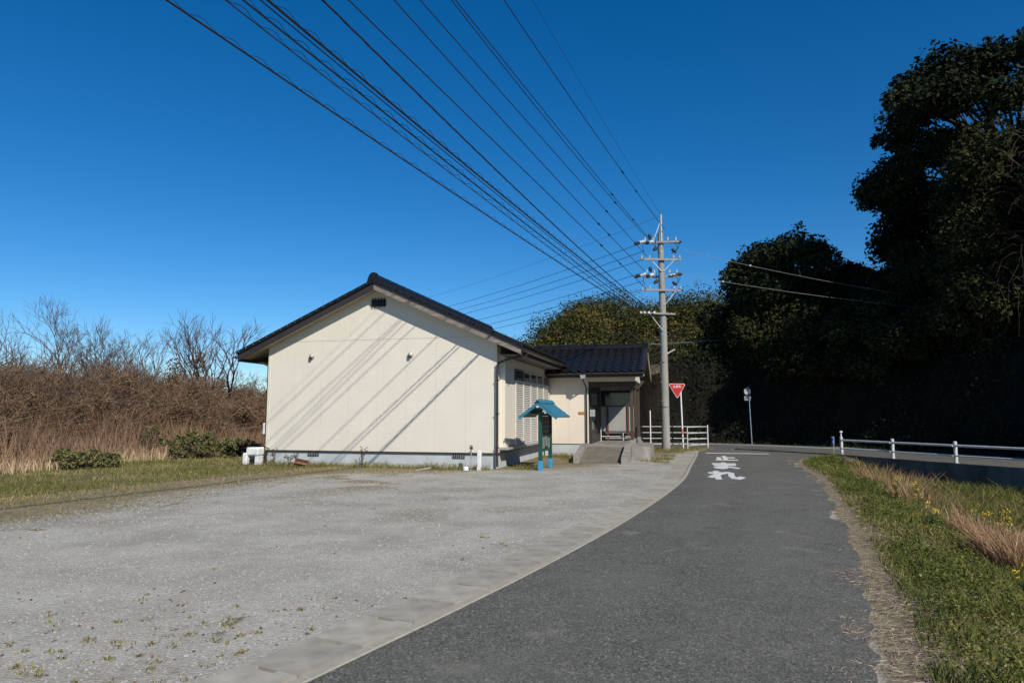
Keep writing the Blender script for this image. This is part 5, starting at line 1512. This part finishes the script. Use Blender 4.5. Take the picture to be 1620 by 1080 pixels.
# brush: arching twigs
x, y, d = in_thick(140000, 4.2, 17)
keep = rng.random(len(x)) < np.clip(1.1 - d / 20, 0.2, 1); x, y, d = x[keep][:34000], y[keep][:34000], d[keep][:34000]
n_ = len(x); gz = ground_z(x, y)
hh = (0.5 + 5.2 * fbm(x, y, 0.33, 41) ** 1.6) * rng.uniform(0.45, 1.15, n_) * (0.6 + 0.4 * sstep(4, 8, d))
lx_ = rng.normal(0, 1.0, n_); ly_ = rng.normal(0, 0.9, n_)
tq = np.linspace(0, 1, 5)[None, :]
pth = np.stack([x[:, None] + lx_[:, None] * tq ** 1.5 + rng.normal(0, 0.15, (n_, 5)), y[:, None] + ly_[:, None] * tq ** 1.5 + rng.normal(0, 0.15, (n_, 5)), gz[:, None] - 0.05 + hh[:, None] * (tq * 1.25 - 0.3 * tq ** 3)], 2)
tag(link(bpy.data.objects.new('brush_thicket', strand_mesh('brush_thicket', pth, np.linspace(0.020, 0.007, 5)[None, :].repeat(n_, 0), np.clip(fbm(x, y, 0.4, 44) * 0.7 + rng.random(n_) * 0.45 - 0.1, 0, 1), M['twig']))), 'dense brown brush of leafless twigs left of the house', kind='stuff')
# withered leaves in the brush
x, y, d = in_thick(240000, 3.8, 16)
x, y, d = x[:95000], y[:95000], d[:95000]; n_ = len(x)
den = fbm(x, y, 0.33, 41)
z = ground_z(x, y) + rng.random(n_) ** 0.8 * (0.4 + 4.9 * den ** 1.5) * (0.62 + 0.38 * sstep(3, 7, d))
nr = rand_dirs(n_); ln = rng.uniform(0.04, 0.12, n_)
tint = np.clip(0.75 * fbm(x, y, 0.45, 47) + 0.3 * rng.random(n_) - 0.05, 0, 1); tint = np.where(rng.random(n_) < 0.02, 1.0, tint)
tag(link(bpy.data.objects.new('withered_leaves', leaf_mesh('withered_leaves', np.stack([x, y, z], 1), np.cross(nr, rand_dirs(n_)), nr, ln, ln * 0.5, tint, M['dead_leaf']))), 'withered brown leaves hanging in the brush', kind='stuff')
# rounded leafless shrubs massed in the thicket
bl = []
for _ in range(210):
    x, y, d = in_thick(12, 3.4, 13)
    if not len(x): continue
    x, y, d = x[0], y[0], d[0]
    top = rng.uniform(0.9, 3.0) * (0.65 + 0.35 * float(sstep(3, 8, d)))
    for q in range(5):
        rr = rng.uniform(0.3, 0.75)
        bl.append((x + rng.normal(0, 0.6), y + rng.normal(0, 0.5), float(ground_z(np.array([x]), np.array([y]))[0]) + top * rng.uniform(0.35, 1.0), rr))
for _ in range(60):
    Y_ = rng.uniform(32, 44); x = (rng.uniform(225, 425) - 810) / 1080 * Y_; top = rng.uniform(1.6, 3.6) * (Y_ / 40)
    for q in range(5):
        bl.append((x + rng.normal(0, 0.7), Y_ + rng.normal(0, 0.5), top * rng.uniform(0.3, 1.0) + 0.3, rng.uniform(0.35, 0.85)))
for _ in range(25):
    Y_ = rng.uniform(26, 36); x = (rng.uniform(-20, 240) - 810) / 1080 * Y_; top = rng.uniform(2.0, 3.6) * (Y_ / 34)
    for q in range(5):
        bl.append((x + rng.normal(0, 0.7), Y_ + rng.normal(0, 0.5), top * rng.uniform(0.4, 1.0) + 0.4, rng.uniform(0.3, 0.75)))
tag(link(bpy.data.objects.new('winter_scrub', blob_cloud(bl, 210000, 0.078, M['dead_leaf'], 'winter_scrub', tint_shift=-0.12))), 'rounded brown and olive scrub massed behind the dry grass', kind='stuff')
bl = np.array(bl); n_ = 24000; bi = rng.integers(0, len(bl), n_); dv = unit(rand_dirs(n_) + np.array([0, 0, 0.5]))
tq = np.linspace(0, 1, 4)[None, :, None]
pth = bl[bi, None, :3] + dv[:, None, :] * tq * (bl[bi, 3] * rng.uniform(0.8, 1.7, n_))[:, None, None] + rng.normal(0, 0.05, (n_, 4, 3))
tag(link(bpy.data.objects.new('scrub_twigs', strand_mesh('scrub_twigs', pth, np.linspace(0.013, 0.004, 4)[None, :].repeat(n_, 0), rng.random(n_), M['twig']))), 'fine bare twigs sticking out of the scrub', kind='stuff')
# tall dry grass in front of the brush
x, y, d = in_thick(130000, -0.2, 7.0)
x, y, d = x[:44000], y[:44000], d[:44000]; n_ = len(x); gz = ground_z(x, y)
hh = rng.uniform(0.45, 1.25, n_) * (0.32 + 0.72 * sstep(-0.3, 3.4, d)) * (0.35 + 1.5 * fbm(x, y, 0.5, 51))
pale = sstep(1.4, 0.2, d) * sstep(-10.5, -13.0, x)
tint = np.clip(0.05 + 0.40 * rng.random(n_) + 0.5 * (fbm(x, y, 0.35, 55) - 0.3) + 0.45 * pale, 0, 1)
tag(link(bpy.data.objects.new('dry_grass', blade_mesh('dry_grass', np.stack([x, y, gz - 0.02], 1), hh, rng.uniform(0.010, 0.026, n_), rng.normal(0, 1, (n_, 2)) * hh[:, None] * 0.30, tint, M['reed']))), 'tall dry tan grass along the foot of the thicket', kind='stuff')
# green shrubs at its foot
def shrub(u_, Y, w, h, label, seed, n=2600, mat='leaf_shrub', leaf=0.085):
    x = px_at(u_, Y); z = float(ground_z(np.array([x]), np.array([Y]))[0])
    broadleaf('shrub', (x, Y, z), h, (0, 0, h * 0.45, w, w * 0.6, h * 0.5), label, n, leaf, M[mat], seed, 'green shrubs at the foot of the thicket', 44, 'shrub', 0.03, 0.07, 0.20, -0.9)
shrub(330, 25.5, 1.15, 1.15, 'broad grey-green shrub left of the white well pump', 61, 5200)
shrub(298, 25.0, 0.85, 0.95, 'smaller green shrub touching the broad one on its left', 62, 3000)
shrub(385, 27.5, 0.7, 0.7, 'low green shrub nearest the house corner', 63, 2000)
shrub(125, 20.6, 0.75, 0.62, 'low bright green shrub in the dry grass at the left', 64, 3200)
shrub(165, 21.2, 0.6, 0.45, 'flat green shrub right of the bright green one', 65, 2000)
shrub(243, 26.0, 0.4, 1.2, 'thin upright green shrub in the tan grass', 66, 900)

# ------------------------------------------------------------------ small growth on the left ground
def in_turf(n, f):
    x = rng.uniform(-20, -0.0, n); y = rng.uniform(8, 34, n)
    dg = sdist(x, y, GRAV); dt = sdist(x, y, THICK)
    ok = (dg < 0) & (dt > -0.4) & (rng.random(n) < f(dg, x, y))
    hx_ = (x + 0.46) * math.cos(HA) - (y - 20.6) * math.sin(HA); hy_ = (x + 0.46) * math.sin(HA) + (y - 20.6) * math.cos(HA)
    ok &= ~((hx_ > -7.9) & (hx_ < 5) & (hy_ > -0.03))
    return x[ok], y[ok], dg[ok]
x, y, d = in_turf(150000, lambda dg, x, y: np.clip(sstep(-0.6, -3.2, dg) * sstep(0.25, 0.62, fbm(x, y, 0.8, 71)) * 1.3 + 0.05, 0, 1))
x, y, d = x[:30000], y[:30000], d[:30000]; n_ = len(x)
hh = rng.uniform(0.03, 0.12, n_) * (0.6 + fbm(x, y, 1.2, 73))
tint = np.clip(0.42 + 0.5 * rng.random(n_) + 0.9 * (fbm(x, y, 0.7, 75) - 0.42) + 0.3 * (1 - sstep(-0.6, -3.2, d)), 0, 1)
tag(link(bpy.data.objects.new('lawn_grass', blade_mesh('lawn_grass', np.stack([x, y, ground_z(x, y) - 0.005], 1), hh, rng.uniform(0.008, 0.02, n_), rng.normal(0, 1, (n_, 2)) * hh[:, None] * 0.5, tint, M['grass']))), 'short patchy grass between the gravel and the thicket', kind='stuff')
# sparse flattened tufts where gravel turns into turf
n0 = 120000
x = rng.uniform(-16, 2, n0); y = rng.uniform(6, 22, n0); dg = sdist(x, y, GRAV)
ok = (dg < 2.2) & (dg > -4) & (rng.random(n0) < sstep(2.0, -1.5, dg + 2.2 * (fbm(x, y, 0.5, 77) - 0.5)) * sstep(0.40, 0.60, fbm(x, y, 1.1, 78)) * 0.8) & (y < 19.6 - 0.26 * (x + 0.4))
x, y, dg = x[ok][:16000], y[ok][:16000], dg[ok][:16000]; n_ = len(x); hh = rng.uniform(0.012, 0.05, n_)
tag(link(bpy.data.objects.new('worn_turf', blade_mesh('worn_turf', np.stack([x, y, ground_z(x, y) - 0.003], 1), hh, rng.uniform(0.006, 0.014, n_), rng.normal(0, 1, (n_, 2)) * 0.045, np.clip(0.55 + 0.5 * rng.random(n_), 0, 1), M['grass']))), 'sparse worn turf where the gravel fades out', kind='stuff')
# weeds along the house wall, pole and ramp
def weeds_at(cx, cy, r, n, hmin, hmax):
    a = rng.uniform(0, 2 * math.pi, n); q = np.sqrt(rng.random(n)) * r
    return np.stack([cx + q * np.cos(a), cy + q * np.sin(a), np.zeros(n)], 1), rng.uniform(hmin, hmax, n)
W_ = []; H_ = []
for lx0, ly0, r_, n_, h0, h1 in ([(xx, -0.25 - 0.2 * random.random(), 0.28, 150, 0.03, 0.14 + 0.12 * random.random()) for xx in np.arange(-7.9, -0.2, 0.36)] +
        [(0.9, 0.1, 0.35, 260, 0.05, 0.22), (1.2, 5.6, 0.35, 300, 0.05, 0.25), (0.7, 6.4, 0.3, 200, 0.05, 0.2), (4.3, 4.6, 0.4, 260, 0.03, 0.12), (4.6, 6.0, 0.5, 260, 0.03, 0.12), (1.5, 4.6, 0.4, 240, 0.03, 0.15)]):
    wx, wy, _ = place((lx0, ly0, 0)); b_, h_ = weeds_at(wx, wy, r_, n_, h0, h1); W_.append(b_); H_.append(h_)
for (wx, wy, r_, n_, h0, h1) in ((6.5, 30.3, 0.8, 900, 0.04, 0.2), (7.4, 31.0, 0.9, 1000, 0.04, 0.2), (8.3, 31.8, 0.9, 900, 0.04, 0.18), (5.4, 30.2, 0.9, 900, 0.04, 0.2), (4.0, 29.6, 0.8, 500, 0.04, 0.2), (6.9, 29.3, 0.4, 300, 0.03, 0.12), (6.1, 26.9, 0.3, 260, 0.03, 0.12), (5.5, 24.9, 0.35, 300, 0.03, 0.12), (5.05, 23.4, 0.3, 220, 0.02, 0.1)):
    b_, h_ = weeds_at(wx, wy, r_, n_, h0, h1); W_.append(b_); H_.append(h_)
# scattered tufts in the gravel near the camera
for _ in range(90):
    a = rng.random()
    if a < 0.8: wx, wy = rng.normal(-2.5, 0.75), rng.normal(4.9, 0.45)
    elif a < 0.88: wx, wy = rng.uniform(-5, 0), rng.uniform(4.3, 8)
    else: wx, wy = rng.normal(-0.3, 0.25), rng.normal(8.6, 0.5)
    if float(sdist(np.array([wx]), np.array([wy]), KLc)[0]) > -0.7: continue
    b_, h_ = weeds_at(wx, wy, rng.uniform(0.015, 0.07), int(rng.integers(8, 26)), 0.008, 0.035); W_.append(b_); H_.append(h_)
b_ = np.concatenate(W_); h_ = np.concatenate(H_); b_[:, 2] = ground_z(b_[:, 0], b_[:, 1]) - 0.004
tag(link(bpy.data.objects.new('weeds', blade_mesh('weeds', b_, h_, rng.uniform(0.006, 0.016, len(h_)), rng.normal(0, 1, (len(h_), 2)) * h_[:, None] * 0.6, np.clip(0.45 + 0.65 * rng.random(len(h_)), 0, 1), M['grass']))), 'low weeds along the house wall, the pole and in the gravel', kind='stuff')
# dry stalks by the wall
def stalk(lx0, ly0, h, sd, lab):
    r = random.Random(sd); m = MB()
    for q in range(4):
        a = r.uniform(0, 6.28); sp = r.uniform(0.05, 0.16)
        pts = [(0, 0, -0.03), (sp * 0.4 * math.cos(a), sp * 0.4 * math.sin(a), h * 0.5), (sp * math.cos(a), sp * math.sin(a), h * r.uniform(0.7, 1))]
        m.tube(pts, [0.008, 0.006, 0.004], 4)
        for z in np.linspace(0.35, 0.95, 6):
            b0 = Vector(pts[1]).lerp(Vector(pts[2]), (z - 0.35) / 0.65)
            m.tube([b0, b0 + Vector((r.gauss(0, .04), r.gauss(0, .04), .03))], [0.009, 0.012], 4)
    o = m.build('dry_stalk', M['bark'], None, True); o.location = place((lx0, ly0, 0)); tag(o, lab, 'plant', 'dry stalks by the gable')
stalk(-4.2, -0.35, 0.62, 1, 'tall dry brown stalk before the middle of the foundation')
stalk(-7.55, -0.45, 0.60, 2, 'dry brown stalk growing beside the white pump')
stalk(-7.25, -0.4, 0.55, 3, 'dry brown stalk just right of the white pump')
stalk(-6.5, -0.35, 0.42, 4, 'bushy dry stalk left of the terracotta planter')
stalk(-6.7, -0.4, 0.34, 5, 'lowest dry stalk, between the pump and the planter')

# ------------------------------------------------------------------ gravel stones
def stones(n, xr, yr, smin, smax, name, label, cond, mat):
    x = rng.uniform(*xr, n); y = rng.uniform(*yr, n)
    ok = cond(x, y); x, y = x[ok], y[ok]; n = len(x)
    s_ = smin + (smax - smin) * rng.random(n) ** 2.5
    base = np.array([(1, 0, 0), (0.3, 0.95, 0), (-0.8, 0.6, 0), (-0.8, -0.6, 0), (0.3, -0.95, 0), (0.1, 0, 0.75)], float)
    a = rng.uniform(0, 6.28, n)
    V = base[None] * (0.65 + 0.7 * rng.random((n, 6, 1)))
    X = V[..., 0] * np.cos(a)[:, None] - V[..., 1] * np.sin(a)[:, None]; Y = V[..., 0] * np.sin(a)[:, None] + V[..., 1] * np.cos(a)[:, None]
    z0 = ground_z(x, y)
    P = np.stack([x[:, None] + X * s_[:, None], y[:, None] + Y * s_[:, None], z0[:, None] - 0.003 + V[..., 2] * s_[:, None]], 2)
    fs = np.array([0, 1, 5, 1, 2, 5, 2, 3, 5, 3, 4, 5, 4, 0, 5])
    loops = (fs[None] + (np.arange(n) * 6)[:, None]).ravel()
    me = np_mesh(name, P.reshape(-1, 3), loops, np.full(n * 5, 3), mat, {'tint': np.repeat(rng.random(n), 6)})
    tag(link(bpy.data.objects.new(name, me)), label, kind='stuff')
M['stones'] = foliage('crushed_stone', [(0.0, (0.23, 0.22, 0.19)), (0.4, (0.36, 0.345, 0.305)), (0.9, (0.44, 0.42, 0.37)), (1.0, (0.48, 0.46, 0.41))], 0.9)
lot = lambda x, y: (sdist(x, y, KLc) < -0.60) & (sdist(x, y, GRAV) > -0.3) & (np.abs(x) < 0.85 * y + 0.5)
stones(62000, (-6.5, 1.0), (3.9, 8.5), 0.005, 0.016, 'gravel', 'loose crushed stone of the lot near the camera', lot, M['stones'])
stones(52000, (-12, 6), (8.5, 20), 0.008, 0.022, 'gravel', 'loose crushed stone of the lot towards the house', lot, M['stones'])
stones(5000, (1.5, 11), (3.8, 24), 0.005, 0.014, 'gravel', 'loose grit along the right edge of the lane', lambda x, y: (np.abs(sdist(x, y, KRc) + 0.12) < 0.28), M['stones'])

# small dead leaves lying on the lot and lane
n_ = 420
x = np.where(rng.random(n_) < 0.6, rng.normal(-2.4, 1.3, n_), rng.uniform(-9, 6, n_)); y = np.where(rng.random(n_) < 0.6, rng.normal(5.2, 0.9, n_), rng.uniform(4, 19, n_))
ok = (sdist(x, y, KLc) < -0.62); x, y = x[ok], y[ok]; n_ = len(x)
nr = unit(rng.normal(0, 0.35, (n_, 3)) + np.array([0, 0, 1.0])); ln = rng.uniform(0.015, 0.05, n_)
tag(link(bpy.data.objects.new('leaf_litter', leaf_mesh('leaf_litter', np.stack([x, y, ground_z(x, y) + 0.008 + 0.004 * rng.random(n_)], 1), np.cross(nr, rand_dirs(n_)), nr, ln, ln * 0.6, 0.3 + rng.random(n_) * 0.45, M['dead_leaf']))), 'scattered small dead leaves on the gravel', kind='stuff')

# ------------------------------------------------------------------ right verge
def verge_pts(n, d0, d1, y0=3.6, y1=27, dens=None):
    # more points near the camera
    y = y0 + (y1 - y0) * rng.random(n) ** 1.7
    x = rng.uniform(2, 16, n)
    dr = sdist(x, y, KRc); dm = sdist(x, y, MNc)
    ok = (dr > d0) & (dr < d1) & (dm < -0.28) & (x < 0.80 * y + 0.6)
    x, y, dr = x[ok], y[ok], dr[ok]
    if dens is not None:
        k = rng.random(len(x)) < dens(x, y, dr); x, y, dr = x[k], y[k], dr[k]
    return x, y, dr
# flattened straw on the shoulder
x, y, d = verge_pts(420000, -0.35, 1.0, dens=lambda x, y, d: sstep(-0.12, 0.16, d + 1.1 * (fbm(x, y, 1.3, 81) - 0.5)) * (1 - 0.85 * sstep(0.38, 0.75, d + 0.7 * (fbm(x, y, 0.9, 83) - 0.5))) * (0.35 + 0.65 * sstep(0.3, 0.6, fbm(x, y, 2.4, 82))))
x, y, d = x[:60000], y[:60000], d[:60000]; n_ = len(x)
a = rng.normal(-2.9, 0.7, n_); L_ = rng.uniform(0.03, 0.14, n_)
z = np.maximum(ground_z(x, y), -0.02) + 0.004 + 0.028 * rng.random(n_)
z = np.where(d < 0.15, np.maximum(z, 0.006), z)
c = np.stack([x, y, z], 1); dv = np.stack([np.cos(a), np.sin(a), rng.normal(0, 0.12, n_)], 1)
tag(link(bpy.data.objects.new('cut_straw', leaf_mesh('cut_straw', c, dv, np.tile([0, 0, 1.0], (n_, 1)) + rng.normal(0, 0.35, (n_, 3)), L_, rng.uniform(0.003, 0.007, n_), rng.random(n_), M['straw']))), 'flattened pale straw along the right edge of the lane', kind='stuff')
# green herbs: small leaves on the bank
x, y, d = verge_pts(900000, 0.05, 9.0, dens=lambda x, y, d: sstep(0.26, 0.65, d + 0.5 * (fbm(x, y, 0.9, 83) - 0.5)) * (0.12 + 0.88 * sstep(0.34, 0.58, fbm(x, y, 1.4, 85))) * (1 - 0.35 * sstep(2.2, 4, d)))
x, y, d = x[:175000], y[:175000], d[:175000]; n_ = len(x)
lump = fbm(x, y, 2.6, 87)
z = ground_z(x, y) + rng.random(n_) * (0.01 + 0.34 * np.clip(lump - 0.22, 0, 1))
nr = unit(rand_dirs(n_) * 0.8 + np.array([0, 0, 0.8])); ln = rng.uniform(0.008, 0.026, n_) * (1 + 0.075 * y)
tint = np.clip(0.05 + 0.9 * (fbm(x, y, 0.9, 89) - 0.2) + 0.35 * lump + 0.35 * rng.random(n_) - 0.15, 0, 0.9); tint = np.where(rng.random(n_) < 0.03, 1.0, tint)
tag(link(bpy.data.objects.new('verge_herbs', leaf_mesh('verge_herbs', np.stack([x, y, z], 1), np.cross(nr, rand_dirs(n_)), nr, ln, ln * rng.uniform(0.35, 0.7, n_), tint, M['grass']))), 'dense low green herbs on the right roadside bank', kind='stuff')
x, y, d = verge_pts(260000, 0.3, 9.0, dens=lambda x, y, d: 0.2 + 0.8 * sstep(0.35, 0.6, fbm(x, y, 1.7, 84)))
x, y, d = x[:78000], y[:78000], d[:78000]; n_ = len(x)
hh = rng.uniform(0.05, 0.26, n_) * (0.6 + 0.9 * sstep(1.2, 3, d)) * (0.5 + fbm(x, y, 1.1, 91))
tag(link(bpy.data.objects.new('verge_grass', blade_mesh('verge_grass', np.stack([x, y, ground_z(x, y) - 0.01], 1), hh, rng.uniform(0.004, 0.011, n_) * (1 + 0.04 * y), rng.normal(0, 1, (n_, 2)) * hh[:, None] * 0.65, np.clip(0.15 + 0.6 * rng.random(n_) + 0.8 * (fbm(x, y, 0.8, 96) - 0.35), 0, 1), M['grass'], 0.8))), 'green grass blades among the herbs of the right bank', kind='stuff')
# loose pale and rusty grass through the far verge
x, y, d = verge_pts(200000, 0.9, 9.0, y0=7, dens=lambda x, y, d: sstep(0.55, 0.70, fbm(x, y, 0.55, 93)) * sstep(1.2, 2.2, d))
x, y, d = x[:1700], y[:1700], d[:1700]; n_ = len(x)
hh = rng.uniform(0.15, 0.55, n_) * (0.6 + 0.5 * sstep(1.0, 2.5, d))
tag(link(bpy.data.objects.new('verge_dry_grass', blade_mesh('verge_dry_grass', np.stack([x, y, ground_z(x, y) - 0.01], 1), hh, rng.uniform(0.005, 0.012, n_) * (1 + 0.03 * y), rng.normal(0, 1, (n_, 2)) * hh[:, None] * 0.55, rng.random(n_), M['rust_grass'], 0.9))), 'loose rusty dry grass through the field beside the wall', kind='stuff')
# distinct dry clumps
def clump(x0, y0, r_, n_, h, lab, sd):
    a = rng.uniform(0, 6.28, n_); q = np.sqrt(rng.random(n_)) * r_
    x = q * np.cos(a); y = q * np.sin(a) * 1.25
    g0 = float(ground_z(np.array([x0]), np.array([y0]))[0])
    z = ground_z(x0 + x, y0 + y) - g0 - 0.02
    hh = rng.uniform(0.45, 1.0, n_) * h
    lean = np.stack([np.cos(a), np.sin(a)], 1) * (hh * rng.uniform(0.15, 0.8, n_))[:, None] + rng.normal(0, 0.07, (n_, 2))
    o = link(bpy.data.objects.new('dry_grass_clump', blade_mesh('dry_grass_clump', np.stack([x, y, z], 1), hh, rng.uniform(0.006, 0.013, n_), lean, np.clip(rng.normal(0.55, 0.25, n_), 0, 1), M['rust_grass'], 0.9)))
    o.location = (x0, y0, g0); tag(o, lab, 'grass clump', 'rusty dry grass clumps on the right')
clump(6.3, 8.5, 0.50, 2300, 0.55, 'largest rusty dry grass clump, nearest the camera on the right bank', 1)
clump(7.2, 10.6, 0.40, 600, 0.5, 'middle rusty dry grass clump, behind the largest one', 2)
clump(8.6, 14.6, 0.7, 450, 0.5, 'far rusty dry grass clump before the retaining wall', 3)
clump(9.9, 17.8, 0.9, 750, 0.5, 'farthest rusty dry grass clump near the end of the guard rail', 4)
# yellow flowering weeds
fl_spots = [(4.0, 4.95, 0.22), (3.75, 4.55, 0.14), (5.0, 6.9, 0.22), (4.9, 8.4, 0.2), (5.3, 9.2, 0.18), (6.5, 10.8, 0.3), (7.1, 12.2, 0.3), (7.8, 11.4, 0.45), (8.3, 11.8, 0.5), (8.7, 12.0, 0.45), (9.2, 12.4, 0.4), (8.0, 10.6, 0.5), (7.6, 9.9, 0.5), (9.4, 13.2, 0.45), (8.9, 13.4, 0.4), (7.3, 13.6, 0.4), (7.9, 14.3, 0.4), (7.6, 10.6, 0.45), (6.9, 9.1, 0.4), (8.5, 14.6, 0.35)]
fm = []
for v_ in range(3):
    m = MB(); st2 = MB(); r = random.Random(v_)
    for q in range(5 + v_):
        a = r.uniform(0, 6.28); s_ = r.uniform(0.02, 0.09); z = r.uniform(0.28, 0.42)
        c0 = Vector((s_ * math.cos(a), s_ * math.sin(a), z))
        for p_ in range(9):
            cc = c0 + Vector((r.gauss(0, .012), r.gauss(0, .012), r.gauss(0, .02)))
            d1 = Vector((r.gauss(0, 1), r.gauss(0, 1), r.gauss(0, 1))).normalized(); d2 = d1.orthogonal().normalized(); L_ = 0.02
            m.add([cc - d1 * L_ * .5, cc + d2 * L_ * 0.4, cc + d1 * L_ * .5, cc - d2 * L_ * 0.4], [(0, 1, 2, 3)])
        st2.tube([(0, 0, 0), (c0.x * 0.4, c0.y * 0.4, z * 0.6), c0], [0.006, 0.004, 0.003], 4)
    for q in range(7):
        a = r.uniform(0, 6.28); z = r.uniform(0.03, 0.25); d1 = Vector((math.cos(a), math.sin(a), 0.4)); d2 = Vector((-math.sin(a), math.cos(a), 0))
        st2.add([Vector((0, 0, z)), Vector((0, 0, z)) + d1 * 0.06 + d2 * 0.02, Vector((0, 0, z)) + d1 * 0.13, Vector((0, 0, z)) + d1 * 0.06 - d2 * 0.02], [(0, 1, 2, 3)])
    fm.append((m.mesh('petals', M['flower']), st2.mesh('stem', M['stem'])))
for i, (x, y, h) in enumerate(fl_spots):
    g0 = float(ground_z(np.array([x]), np.array([y]))[0])
    root = empty('flowering_weed', (x, y, g0), i * 1.1)
    sc = (0.55 + 0.9 * h) * (1 + 0.015 * y)
    for nm, me in zip(('petals', 'stem'), fm[i % 3]):
        o = link(bpy.data.objects.new(nm, me), root); o.scale = (sc, sc, sc)
        if nm == 'petals': tag(o, kind='stuff')
    lab = {0: 'yellow flowering weed at the bottom right picture corner', 1: 'short yellow flowering weed left of the corner one'}.get(i, 'yellow flowering weed in the roadside bank on the right')
    tag(root, lab, 'flower', 'yellow flowering weeds on the right bank')
# rock at the end of the wall
m = MB(); rs_ = random.Random(5)
m.lathe([(0.12, -0.05), (0.30, 0.0), (0.34, 0.12), (0.27, 0.24), (0.12, 0.31)], (0, 0, 0), 9)
m.v = [(a * (1 + rs_.uniform(-.2, .2)), b_ * (1 + rs_.uniform(-.2, .2)), c_ * (1 + rs_.uniform(-.15, .15))) for a, b_, c_ in m.v]
o = m.build('boulder', M['rock']); o.location = (12.15, 25.2, -0.25)
tag(o, 'brown boulder in the grass below the first guard rail post', 'rock')
